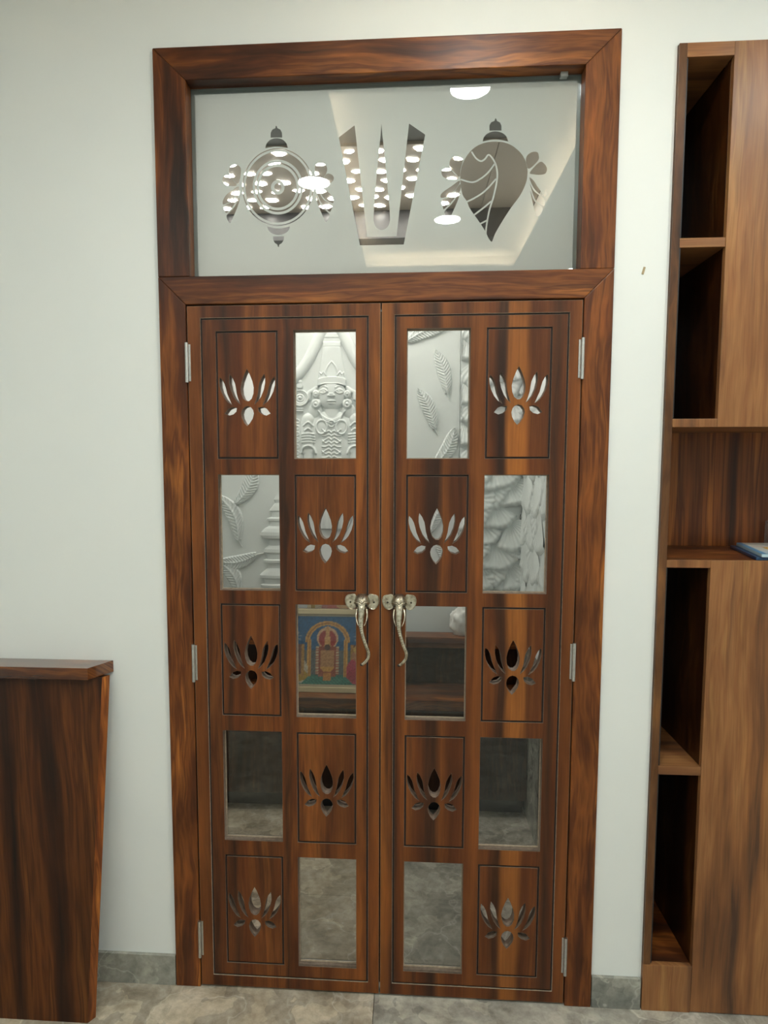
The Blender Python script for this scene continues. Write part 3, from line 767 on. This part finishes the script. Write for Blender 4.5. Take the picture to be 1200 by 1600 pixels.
    # robe folds
    fold = np.where(V > 1560, 0.0035 * np.sin(S / 11 + (V - 1560) / 90) * np.clip((V - 1560) / 60, 0, 1), 0); H[...] += np.where(H > 0.01, fold, 0)
    for y in (1560, 1600, 1760, 1960): ridge([(0, y + 20), (120, y), (220, y - 30)], 9, 0.008, S)
    # discus on the left hand, conch on the right
    D = np.hypot(S - 345, V - 845)
    mx(np.where(D < 92, 0.022 - 0.006 * (D < 74), 0)); H[...] += np.where(D < 74, 0.0025 * np.sin(D / 4.5), 0)
    add_dome(345, 845, 18, 18, 0.008, S)
    mx(np.where((np.abs(S - 350) < 34 - np.abs(V - 715) * 0.2) & (V > 690) & (V < 740), 0.018, 0)); dome(350, 670, 24, 26, 0.016, X=S)
    mx(np.where((np.abs(S - 350) < 40) & (V > 950) & (V < 1000), 0.016 + 0.004 * np.sin(V / 4), 0))
    # side scrolls
    for y in range(1100, 2000, 70):
        H[...] += np.where(S > 345, 0.005 * np.exp(-((np.hypot((S - 385) / 1.1, V - y) - 22) / 7) ** 2), 0)
    keep = H > 0.0006
    nz, nx = U.shape; X, Z = A(U, V)
    verts = np.stack([X.ravel(), (YB - 0.62 * H + 0.0005).ravel(), Z.ravel()], 1)
    idx = np.arange(nz * nx).reshape(nz, nx)
    kq = keep[:-1, :-1] | keep[1:, :-1] | keep[:-1, 1:] | keep[1:, 1:]
    fa = np.stack([idx[:-1, :-1], idx[1:, :-1], idx[1:, 1:], idx[:-1, 1:]], -1)[kq]
    used = np.unique(fa); re = np.full(nz * nx, -1); re[used] = np.arange(len(used))
    me = bpy.data.meshes.new('deity_relief'); me.from_pydata(verts[used].tolist(), [], re[fa].tolist()); me.update()
    o = link('deity_relief', me, M['relief'], parent, True); o['label'] = 'white carved crowned figure in relief'

def tower(parent, cx):
    """carved temple tower: stacked mouldings turned as a flattened half column"""
    bm = bmesh.new()
    prof = [(0.055, 0.86), (0.075, 0.868), (0.078, 0.885), (0.05, 0.90), (0.075, 0.915), (0.09, 0.918), (0.09, 0.932), (0.072, 0.936), (0.072, 1.015), (0.092, 1.020), (0.095, 1.032),
            (0.078, 1.038), (0.078, 1.062), (0.098, 1.068), (0.098, 1.082), (0.080, 1.10), (0.060, 1.118), (0.056, 1.14), (0.078, 1.146), (0.080, 1.158), (0.062, 1.164), (0.062, 1.19),
            (0.078, 1.198), (0.072, 1.215), (0.05, 1.232), (0.048, 1.262), (0.086, 1.27), (0.092, 1.284), (0.088, 1.30), (0.07, 1.318), (0.048, 1.33), (0.046, 1.352), (0.058, 1.358), (0.058, 1.368),
            (0.035, 1.376), (0.034, 1.40), (0.045, 1.408), (0.03, 1.43), (0.016, 1.445), (0.022, 1.462), (0.012, 1.48), (0.002, 1.50)]
    n = 18; rows = []
    for r, z in prof:
        rows.append([bm.verts.new((cx - r * math.cos(math.pi * k / n), YB - 0.30 * r * math.sin(math.pi * k / n), z)) for k in range(n + 1)])
    for a_, b_ in zip(rows, rows[1:]):
        for k in range(n): bm.faces.new((a_[k], a_[k + 1], b_[k + 1], b_[k]))
    for sx in (-0.036, 0.036):
        for k in range(6):
            a_ = k * 2 * math.pi / 6
            tube(bm, [(cx + sx, YB - 0.021, 0.975), (cx + sx + 0.026 * math.cos(a_), YB - 0.026, 0.975 + 0.026 * math.sin(a_))], [0.003, 0.008], 6)
    bmesh.ops.recalc_face_normals(bm, faces=bm.faces[:])
    bm_link('tower_relief', bm, M['relief'], parent)

def shrine():
    XL, XR, ZC = -1.02, 0.645, 2.815
    wb = box('wall_inner_back', XL, XR, YB + 0.012, YB + 0.11, 0, 2.95, M['wall'], None, 0); tag(wb, 'back wall of the shrine room behind the glass', None, None, 'structure')
    tag(box('wall_inner_left', XL - 0.1, XL, 0.13, YB + 0.11, 0, 2.95, M['wall'], None, 0), 'left wall of the shrine room', None, None, 'structure')
    wr = box('wall_inner_right', XR, XR + 0.1, 0.13, YB + 0.11, 0, 2.95, M['wall'], None, 0); tag(wr, 'right wall of the shrine room', None, None, 'structure')
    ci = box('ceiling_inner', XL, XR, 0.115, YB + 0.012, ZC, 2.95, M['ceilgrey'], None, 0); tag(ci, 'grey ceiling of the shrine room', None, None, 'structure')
    # carved panels
    rp = box('relief_panel', XL, 0.325, YB, YB + 0.012, 0.3, 2.80, M['relief'], wb, 0.001); rp['label'] = 'white carved wall panel with feathers and a figure'
    sp = box('shell_panel', 0.328, XR, YB, YB + 0.012, 0.3, 2.80, M['relief'], wb, 0.001); sp['label'] = 'white carved panel of overlapping shell petals'
    box('shading_band', XL, XR - 0.012, 1.34, YB - 0.001, 2.680, ZC, M['black'], wb, 0.001)  # dark wall band, built out as a box to shade the wall top
    deity(rp); tower(rp, -0.570)
    FL = AF([[-1.0454144, 0.0008425, -8.7e-06], [1.6501452, 8.9e-06, -0.000842]])
    FR = AF([[-0.0824739, 0.0008441, 1.33e-05], [2.4476794, -4.5e-06, -0.0008425]])
    def fz(A, a, b, W, bend):
        (xa, za), (xb, zb) = A(*a), A(*b); feather(rp, xa, za, math.atan2(zb - za, xb - xa), math.hypot(xb - xa, zb - za), W, bend)
    fz(FL, (318, 250), (430, 20), 0.085, -0.10); fz(FL, (328, 470), (190, 190), 0.085, -0.14); fz(FL, (440, 556), (200, 600), 0.075, 0.10); fz(FL, (330, 800), (180, 590), 0.085, -0.16)
    fz(FR, (402, 548), (335, 302), 0.072, -0.05); fz(FR, (328, 752), (232, 522), 0.075, -0.06); fz(FR, (330, 960), (445, 745), 0.080, -0.10); fz(FR, (180, 255), (400, 180), 0.075, 0.08)
    fz(FR, (250, 1180), (170, 960), 0.075, -0.06); fz(FR, (300, 1350), (420, 1150), 0.075, 0.08); fz(FR, (420, 1600), (330, 1400), 0.075, -0.08)
    for (x, z, a) in ((-0.93, 1.95, 1.2), (-0.80, 2.05, 2.0), (-0.88, 2.3, 1.4), (-0.70, 2.42, 1.8), (0.08, 2.45, 1.9), (0.2, 2.5, 1.2)): feather(rp, x, z, a, 0.2, 0.075, -0.08)
    # shell petals: rows of overlapping fans
    rs = random.Random(5)
    z = 2.46; row = 0
    while z > 0.86:
        for k in range(3):
            x = 0.35 + k * 0.145 + (0.072 if row % 2 else 0.0)
            if x > 0.64: continue
            R = rs.uniform(0.130, 0.165); a = -math.pi / 2 + 0.3 + rs.uniform(-0.6, 0.6)
            cx = x + rs.uniform(-0.01, 0.01); R = min(R, 0.64 - cx + 0.09)
            fan = scale_fan(sp, cx, z, R, a, rs.uniform(0.95, 1.15), rs.uniform(0.020, 0.027))
        z -= 0.100; row += 1
    for o in sp.children:                                   # trim what would run past the corner or the panel edge
        for v_ in o.data.vertices:
            v_.co.x = min(max(v_.co.x + wloc(sp).x, 0.330), XR - 0.002) - wloc(sp).x
    wp = box('shell_panel', XR - 0.010, XR, 0.75, YB - 0.002, 0.80, 2.80, M['relief'], wr, 0.001)
    z = 2.2; row = 0
    while z > 1.0:
        for k in range(3):
            scale_fan(wp, 0.86 + k * 0.22 + (0.11 if row % 2 else 0), z, rs.uniform(0.18, 0.22), -math.pi / 2 + rs.uniform(-0.5, 0.5), 1.15, 0.009, 'side', XR - 0.010)
        z -= 0.15; row += 1
    for o in wp.children:
        for v_ in o.data.vertices: v_.co.y = min(max(v_.co.y, 0.752), YB - 0.004)
    box('dado', XR - 0.010, XR, 0.14, YB - 0.002, 0, 0.799, M['skirt'], wr, 0.001)
    # back-lit board on the ceiling
    lp = root('ceiling_light_board', (0, 1.15, ZC), 'taupe ceiling board in the shrine pierced by rows of glowing petals', 'ceiling light')
    box('board', XL + 0.01, 0.40, 0.67, 1.338, ZC - 0.012, ZC, M['taupe'], lp, 0.001)
    box('board', 0.402, XR - 0.012, 0.67, 1.338, ZC - 0.012, ZC, M['taupe'], lp, 0.001)
    shapes = []
    for kind in range(3):
        bm = bmesh.new()
        pts = [[(-1, 0), (-0.45, 0.8), (0.45, 0.8), (1, 0), (0.45, -0.8), (-0.45, -0.8)], [(-1, 0), (-0.5, 0.55), (0, 0.75), (0.6, 0.45), (1, 0), (0.6, -0.45), (0, -0.75), (-0.5, -0.55)],
               [(-1, -0.6), (-0.6, 0.6), (0.3, 0.8), (1, 0.1), (0.7, -0.7)]][kind]
        vs = [bm.verts.new((x * 0.026, y * 0.022, 0)) for x, y in pts]; f = bm.faces.new(vs); f.normal_update()
        if f.normal.z > 0: f.normal_flip()
        bmesh.ops.solidify(bm, geom=bm.faces[:], thickness=0.002)
        me = bpy.data.meshes.new('glowing_petal'); bm.to_mesh(me); bm.free(); me.materials.append(M['fleck']); shapes.append(me)
    rs = random.Random(11)
    for j in range(7):
        for i in range(17):
            x = -0.93 + i * 0.088 + (0.044 if j % 2 else 0); y = 0.712 + j * 0.092
            if x > 0.30 or rs.random() < 0.07: continue
            o = bpy.data.objects.new('glowing_petal', shapes[rs.randrange(3)]); COL.objects.link(o); o.parent = lp
            o.location = (x + rs.uniform(-0.012, 0.012), y - 1.15 + rs.uniform(-0.008, 0.008), -0.0145)
            o.rotation_euler = (0, 0, rs.uniform(-0.35, 0.35)); k = rs.uniform(0.7, 1.1); o.scale = (k, k, 1)
    # stepped wooden cabinet along the back wall
    c = root('shrine_cabinet', (-0.18, 1.3, 0), 'low walnut shrine cabinet with a stepped shelf along the back wall', 'cabinet')
    box('counter', XL + 0.01, XR - 0.012, 1.30, YB - 0.036, 0.760, 0.811, M['inner_wood'], c)
    box('shelf', XL + 0.01, XR - 0.012, 1.12, YB - 0.036, 0.512, 0.560, M['inner_wood'], c)
    box('back_panel', XL + 0.01, XR - 0.012, YB - 0.060, YB - 0.037, 0.08, 0.759, M['inner_shaded'], c)
    box('kick_board', XL + 0.02, XR - 0.02, 1.20, 1.22, 0.0, 0.08, M['black'], c)
    xs = [XL + 0.01, -0.50, 0.06, XR - 0.012]
    for k in range(3):
        dr = box('cabinet_door', xs[k] + 0.002, xs[k + 1] - 0.002, 1.14, 1.158, 0.085, 0.510, M['inner_shaded'], c)
        box('knob', xs[k] + 0.05, xs[k] + 0.07, 1.122, 1.139, 0.40, 0.42, M['steel'], dr, 0.004)
    for k in (1, 2): box('divider', xs[k] - 0.009, xs[k] + 0.009, 1.32, YB - 0.061, 0.561, 0.759, M['inner_shaded'], c)
    box('base', XL + 0.012, XR - 0.014, 1.16, YB - 0.062, 0.081, 0.511, M['inner_shaded'], c)
shrine()

# framed prints on the shrine shelf
def print_grid(name, x0, x1, z0, z1, y0, y1, paint, parent, nx=90, nz=76):
    """flat print; colours painted per vertex by paint(s, t) with s, t in 0..1"""
    s = np.linspace(0, 1, nx); t = np.linspace(0, 1, nz); S, T = np.meshgrid(s, t)
    col = paint(S, T)
    verts = np.stack([(x0 + S * (x1 - x0)).ravel(), (y0 + T * (y1 - y0)).ravel(), (z0 + T * (z1 - z0)).ravel()], 1)
    i = np.arange(nx * nz).reshape(nz, nx)
    fa = np.stack([i[:-1, :-1], i[:-1, 1:], i[1:, 1:], i[1:, :-1]], -1).reshape(-1, 4)
    me = bpy.data.meshes.new(name); me.from_pydata(verts.tolist(), [], fa.tolist()); me.update()
    at = me.color_attributes.new('print', 'FLOAT_COLOR', 'POINT')
    at.data.foreach_set('color', np.concatenate([col.reshape(-1, 3), np.ones((nx * nz, 1))], 1).ravel())
    return link(name, me, M['print'], parent)

def paint_shrine(S, T):
    X = (S - 0.5) * 0.44; Z = T * 0.36; rs = np.random.RandomState(3)
    C = np.zeros(S.shape + (3,)); A = np.abs(X)
    def put(m, c): C[m] = c
    put(S >= 0, (0.03, 0.10, 0.21))
    put(Z < 0.18, (0.10, 0.12, 0.13)); put(Z < 0.06, (0.03, 0.14, 0.12)); put((Z < 0.05) & (((X * 50 + Z * 60) % 1) < 0.4), (0.05, 0.22, 0.18))
    g = (0.50, 0.27, 0.08); g2 = (0.30, 0.14, 0.05)
    r = np.hypot(X, (Z - 0.22) * 1.1)
    put((r < 0.115) & (r > 0.092) & (Z > 0.22), g); put((np.abs(r - 0.103) < 0.004) & (Z > 0.22), g2)
    put((np.abs(A - 0.092) < 0.010) & (Z > 0.05) & (Z < 0.235), g); put((np.abs(A - 0.092) < 0.003) & (Z > 0.05) & (Z < 0.235), g2)
    put((A < 0.055) & (np.hypot(X, Z - 0.24) < 0.055) & (Z > 0.2), (0.55, 0.35, 0.22)); put(np.hypot(X, Z - 0.235) < 0.045, (0.28, 0.04, 0.04)); put((A < 0.045) & (Z > 0.05) & (Z < 0.2), (0.24, 0.07, 0.05))
    put((A < 0.018 - (Z - 0.2) * 0.12) & (Z > 0.2) & (Z < 0.30), (0.5, 0.28, 0.12)); put(np.hypot(X, (Z - 0.195)) < 0.016, (0.08, 0.05, 0.05))
    put((A < 0.035) & (Z > 0.09) & (Z < 0.18), (0.38, 0.20, 0.10)); put((np.abs(A - 0.05) < 0.007) & (Z > 0.06) & (Z < 0.2), (0.45, 0.36, 0.25)); put((np.abs(A - 0.05) < 0.007) & (Z > 0.06) & (Z < 0.2) & ((Z * 130 % 1) < 0.45), (0.30, 0.06, 0.05))
    put((np.hypot(X, (Z - 0.10) * 1.3) < 0.035) & (Z < 0.1), g); put((A < 0.02) & (Z > 0.03) & (Z < 0.07), (0.45, 0.20, 0.06))
    for s_, c1, c2 in ((-1, (0.42, 0.38, 0.30), (0.34, 0.22, 0.05)), (1, (0.36, 0.05, 0.09), (0.30, 0.04, 0.07))):
        put((np.abs(np.abs(X) - 0.125) < 0.007) & (Z > 0.05) & (Z < 0.21), (0.36, 0.20, 0.07)); put((A > 0.135) & (Z > 0.06) & (Z < 0.21), (0.16, 0.09, 0.08)); put(np.hypot(X - s_ * 0.16, (Z - 0.08) * 0.9) < 0.062, c1); put(np.hypot(X - s_ * 0.135, (Z - 0.055) * 1.3) < 0.035, c2); put(np.hypot(X - s_ * 0.15, Z - 0.155) < 0.026, (0.36, 0.18, 0.11))
        put(np.hypot(X - s_ * 0.15, Z - 0.185) < 0.018, (0.45, 0.30, 0.10)); put((np.abs(np.hypot(X - s_ * 0.17, Z - 0.17) - 0.022) < 0.004) & (X * s_ > 0.16), (0.6, 0.6, 0.58))
        a = np.arctan2(Z - 0.245, X - s_ * 0.165); rr = np.hypot(X - s_ * 0.165, Z - 0.245)
        put(rr < 0.014 + 0.016 * (np.sin(a * 9) > 0), (0.20, 0.24, 0.30)); put(rr < 0.010, (0.35, 0.32, 0.24))
    n = rs.rand(*S.shape); n = 0.75 + 0.5 * n
    C *= n[..., None]
    e = (A > 0.208) | (Z < 0.012) | (Z > 0.348); C[e] = (0.42, 0.36, 0.26)
    return C

def paint_pink(S, T):
    C = np.zeros(S.shape + (3,)); C[...] = (0.42, 0.35, 0.25); rs = np.random.RandomState(9)
    m = (S > 0.16) & (S < 0.84); C[m] = (0.36, 0.17, 0.16)
    m = np.hypot(S - 0.5, T - 0.5) < 0.25; C[m] = (0.42, 0.14, 0.12); m = np.hypot(S - 0.5, T - 0.55) < 0.13; C[m] = (0.5, 0.32, 0.18)
    m = (S < 0.06) | (S > 0.94) | (T < 0.08) | (T > 0.92); C[m] = (0.34, 0.22, 0.06)
    return C * (0.75 + 0.5 * rs.rand(*S.shape))[..., None]

def picture(label, cx, w_, z0, h, yb, yt, paint, fr):
    r = root('framed_picture', (cx, yb, z0), label, 'picture')
    x0, x1 = cx - w_ / 2, cx + w_ / 2; sl = (yt - yb) / h
    bm = bmesh.new(); add_box(bm, x0, x1, yb, yb + 0.014, z0, z0 + h, 0, 0.002)
    for v in bm.verts: v.co.y += (v.co.z - z0) * sl
    bm_link('backing', bm, M['inner_shaded'], r)
    for nm, b in (('rail', (x0, x1, z0, z0 + fr)), ('rail', (x0, x1, z0 + h - fr, z0 + h)), ('side', (x0, x0 + fr, z0 + fr, z0 + h - fr)), ('side', (x1 - fr, x1, z0 + fr, z0 + h - fr))):
        bm = bmesh.new(); add_box(bm, b[0], b[1], yb - 0.008, yb - 0.0001, b[2], b[3], 0, 0.002)
        for v in bm.verts: v.co.y += (v.co.z - z0) * sl
        bm_link('frame_' + nm, bm, M['cream'], r)
    print_grid('print', x0 + fr, x1 - fr, z0 + fr, z0 + h - fr, yb - 0.001 + fr * sl, yb - 0.001 + (h - fr) * sl, paint, r)
picture('framed blue and gold temple print leaning on the shrine shelf', -0.302, 0.46, 0.561, 0.385, 1.205, 1.285, paint_shrine, 0.024)
picture('smaller pink and gold framed print standing behind the blue print', -0.235, 0.36, 0.812, 0.27, 1.36, 1.385, paint_pink, 0.018)

def bag():
    bm = bmesh.new(); bmesh.ops.create_icosphere(bm, subdivisions=4, radius=1); rs = random.Random(2)
    from mathutils import noise as mn
    for v in bm.verts:
        n = mn.noise(v.co * 2.2) * 0.28 + abs(mn.noise(v.co * 5)) * 0.2
        k = 1 + n; v.co = Vector((v.co.x * 0.055 * k, v.co.y * 0.035 * k, max(v.co.z * 0.075 * k, -0.062)))
    bm.transform(Matrix.Translation((0.345, 1.365, 0.873)))
    tag(bm_link('plastic_bag', bm, M['white_plastic'], None, True), 'crumpled white bag on the shrine counter', 'bag')
bag()

# ------------------------------------------------------------------ lamps of the room
def downlights():
    names = {0: 'round white downlight in the tray just in front of the door', 1: 'round white downlight left of the ceiling tray', 2: 'round white downlight nearest the shelf unit',
             3: 'round white downlight at the far end of the tray', 4: 'unseen round fill light added by the right wall', 5: 'round white downlight in the rear right of the ceiling', 6: 'unseen round fill light added by the left wall', 7: 'unseen round fill light added in the rear left corner of the ceiling'}
    for k, (x, y, tr) in enumerate(DOWNLIGHTS):
        zc = 3.17 if tr else 3.07
        r = root('downlight', (x, y, zc), names[k], 'ceiling light', 'round downlights of the room')
        bm = bmesh.new(); n = 32
        R0, R1 = 0.092, 0.080
        a = [bm.verts.new((x + R0 * math.cos(i * 2 * math.pi / n), y + R0 * math.sin(i * 2 * math.pi / n), zc - 0.0005)) for i in range(n)]
        b = [bm.verts.new((x + (R0 - 0.003) * math.cos(i * 2 * math.pi / n), y + (R0 - 0.003) * math.sin(i * 2 * math.pi / n), zc - 0.012)) for i in range(n)]
        c = [bm.verts.new((x + R1 * math.cos(i * 2 * math.pi / n), y + R1 * math.sin(i * 2 * math.pi / n), zc - 0.012)) for i in range(n)]
        d = [bm.verts.new((x + R1 * math.cos(i * 2 * math.pi / n), y + R1 * math.sin(i * 2 * math.pi / n), zc - 0.0005)) for i in range(n)]
        for p, q in ((a, b), (b, c), (c, d)):
            for i in range(n): bm.faces.new((p[i], p[(i + 1) % n], q[(i + 1) % n], q[i]))
        bmesh.ops.recalc_face_normals(bm, faces=bm.faces[:])
        bm_link('rim', bm, M['white_plastic'], r)
        bm = bmesh.new(); vs = [bm.verts.new((x + 0.0795 * math.cos(-i * 2 * math.pi / n), y + 0.0795 * math.sin(-i * 2 * math.pi / n), zc - 0.010)) for i in range(n)]
        bm.faces.new(vs); bm_link('diffuser', bm, M['downlight'], r)
downlights()

# ------------------------------------------------------------------ wall shelf unit on the right
def shelf_unit():
    u = root('shelf_unit', (1.35, 0.0, 0), 'tall built-in brown shelf unit with narrow dark niches', 'shelf unit')
    xo, xi, xr, xe = 0.790, 0.811, 0.932, 1.90; D = 0.385; zt = 2.748
    P, E_, S_ = M['unit_panel'], M['unit_edge_h'], M['unit_stile']
    box('stile', xo, xi, 0, D, 0.147, zt, S_, u, 0.001)
    box('top_rail', xi, xr, 0, D, 2.712, zt, E_, u, 0.001)
    # shelf boards of the narrow niches
    for z0, z1 in ((2.223, 2.248), (0.737, 0.763)): box('niche_shelf', xi, xr - 0.0005, 0.001, D - 0.02, z0, z1, E_, u, 0.001)
    box('niche_floor', xi, xr - 0.0005, 0.001, D - 0.02, 0.127, 0.1465, M['unit_shelf'], u, 0.001)
    box('plinth', xo, xr - 0.0006, 0, 0.018, 0, 0.1468, P, u, 0.001)
    # uprights between niches and doors
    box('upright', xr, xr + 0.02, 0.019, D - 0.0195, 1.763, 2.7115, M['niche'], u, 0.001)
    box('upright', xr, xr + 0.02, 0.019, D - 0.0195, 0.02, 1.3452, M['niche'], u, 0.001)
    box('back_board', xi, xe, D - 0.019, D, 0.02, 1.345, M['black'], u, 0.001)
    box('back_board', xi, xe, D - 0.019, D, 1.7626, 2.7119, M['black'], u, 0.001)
    box('back_board', xi, xe, D - 0.0198, D, 1.3671, 1.762, M['unit_back'], u, 0.001)
    # open shelf across the unit
    box('shelf_edge', xi, xr - 0.0004, 0, 0.0185, 1.7395, 1.7625, P, u, 0.001)
    box('shelf_edge', xi, xr - 0.0004, 0, 0.0185, 1.3455, 1.367, P, u, 0.001)
    box('open_shelf_top', xi, xe, 0.0188, D - 0.0199, 1.7395, 1.7625, E_, u, 0.001)
    box('open_shelf_floor', xi, xe, 0.0188, D - 0.0, 1.3455, 1.367, M['unit_shelf'], u, 0.001)
    # flush doors
    ud = box('upper_door', xr, 1.398, 0, 0.0185, 1.7395, zt, P, u, 0.001); box('upper_door', 1.401, xe, 0, 0.0185, 1.7395, zt, P, u, 0.001)
    box('lower_door', xr, 1.398, 0, 0.0185, 0.003, 1.367, P, u, 0.001); box('lower_door', 1.401, xe, 0, 0.0185, 0.003, 1.367, P, u, 0.001)
    box('side_panel', xe, xe + 0.02, 0, D, 0, zt, S_, u, 0.001)
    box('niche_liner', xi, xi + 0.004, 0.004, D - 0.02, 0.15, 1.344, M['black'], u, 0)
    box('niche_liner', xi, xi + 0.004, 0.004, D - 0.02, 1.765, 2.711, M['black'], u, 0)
shelf_unit()

def magazines():
    zs = 1.3671
    def paint_cover(S, T):
        C = np.zeros(S.shape + (3,)); C[...] = (0.62, 0.62, 0.56)
        C[T < 0.25] = (0.50, 0.60, 0.66); C[(T > 0.40) & (T < 0.58) & (S > 0.12)] = (0.62, 0.38, 0.07); C[(T >= 0.58) & (T < 0.66) & (S > 0.06)] = (0.60, 0.48, 0.42)
        m = (T > 0.70) & (T < 0.92) & (((S * 30) % 1) < 0.5) & (((T * 22) % 1) < 0.5) & (S > 0.2); C[m] = (0.16, 0.18, 0.22)
        m = (S < 0.05); C[m] = (0.10, 0.28, 0.48)
        return C
    def one(label, x0, x1, y0, y1, z0, th, body, rot, paint=None, sk=0.0):
        r = root('magazine', (x0, y0, z0), label, 'magazine')
        bm = bmesh.new(); add_box(bm, x0, x1, y0, y1, z0, z0 + th, 0, 0.0012)
        for v in bm.verts: v.co.x += -(v.co.y - y0) * sk
        bm_link('pages', bm, body, r)
        if paint:
            nx, ny = 60, 50; s = np.linspace(0, 1, nx); t = np.linspace(0, 1, ny); S, T = np.meshgrid(s, t)
            yy = y0 + T * (y1 - y0); xx = x0 + S * (x1 - x0) - (yy - y0) * sk
            verts = np.stack([xx.ravel(), yy.ravel(), np.full(xx.size, z0 + th + 0.0006)], 1); i = np.arange(nx * ny).reshape(ny, nx)
            fa = np.stack([i[:-1, :-1], i[:-1, 1:], i[1:, 1:], i[1:, :-1]], -1).reshape(-1, 4)
            me = bpy.data.meshes.new('cover'); me.from_pydata(verts.tolist(), [], fa.tolist()); me.update()
            at = me.color_attributes.new('print', 'FLOAT_COLOR', 'POINT')
            at.data.foreach_set('color', np.concatenate([paint(S, T).reshape(-1, 3), np.ones((nx * ny, 1))], 1).ravel())
            link('cover', me, M['print'], r)
    one('dark blue magazine at the bottom of the pile on the open shelf', 1.060, 1.42, 0.012, 0.31, zs, 0.009, plain('navy_cover', (0.012, 0.05, 0.12), 0.35), 0, None, -0.20)
    one('white and yellow magazine on top of the blue one', 1.072, 1.43, 0.006, 0.30, zs + 0.0093, 0.009, plain('pale_blue_pages', (0.45, 0.60, 0.66), 0.45), 0, paint_cover, -0.21)
    b = root('plastic_box', (1.3, 0.30, zs), 'clear plastic box at the back of the open shelf', 'box')
    def pl(nm, *a): box(nm, *a, M['clearish'], b, 0.0006)
    pl('front', 1.252, 1.50, 0.318, 0.320, zs, zs + 0.082); pl('side', 1.250, 1.252, 0.318, 0.362, zs, zs + 0.082); pl('lid', 1.250, 1.50, 0.318, 0.362, zs + 0.0825, zs + 0.086)
m_, nt_, b_ = new_mat('clear_plastic'); nt_.nodes.remove(b_)
t_ = nt_.nodes.new('ShaderNodeBsdfTransparent'); d_ = nt_.nodes.new('ShaderNodeBsdfDiffuse'); d_.inputs[0].default_value = (0.6, 0.6, 0.6, 1)
x_ = nt_.nodes.new('ShaderNodeMixShader'); x_.inputs[0].default_value = 0.2
L(nt_, t_.outputs[0], x_.inputs[1]); L(nt_, d_.outputs[0], x_.inputs[2]); L(nt_, x_.outputs[0], nt_.nodes['Material Output'].inputs[0])
M['clearish'] = m_
magazines()

# ------------------------------------------------------------------ counter at the left, cut by the photo edge
def counter():
    c = root('counter', (-1.3, -0.1, 0), 'dark walnut counter with a thin top and slanting front at the left wall', 'counter')
    # sloping front board with an angled end
    bm = bmesh.new()
    yb, yt, zb, zt, th = -0.166, -0.045, 0.0, 1.006, 0.024
    xb, xt = -0.851, -0.826
    def ring(y, z, x):
        return [bm.verts.new(p) for p in ((-1.75, y, z), (x, y, z), (x + 0.0135, y + th, z), (-1.75, y + th, z))]
    a = ring(yb, zb, xb); b = ring(yt, zt, xt)
    bm.faces.new(a); bm.faces.new(b[::-1])
    for i in range(4): bm.faces.new((a[i], a[(i + 1) % 4], b[(i + 1) % 4], b[i]))
    bmesh.ops.recalc_face_normals(bm, faces=bm.faces[:])
    for f in bm.faces:
        if f.normal.x > 0.5: f.material_index = 1
    bm_link('front_board', bm, [M['counter_panel'], M['counter_edge']], c)
    # top slab with a slanted end
    bm = bmesh.new(); P = [(-1.75, -0.079), (-0.854, -0.079), (-0.814, WF - 0.001), (-1.75, WF - 0.001)]
    lo = [bm.verts.new((x, y, 1.0065)) for x, y in P]; hi = [bm.verts.new((x, y, 1.042)) for x, y in P]
    bm.faces.new(lo[::-1]); bm.faces.new(hi)
    for i in range(4): bm.faces.new((lo[i], lo[(i + 1) % 4], hi[(i + 1) % 4], hi[i]))
    bmesh.ops.recalc_face_normals(bm, faces=bm.faces[:])
    bmesh.ops.bevel(bm, geom=bm.edges[:], offset=0.001, segments=1, affect='EDGES')
    bm_link('top_slab', bm, M['counter_top'], c)
counter()
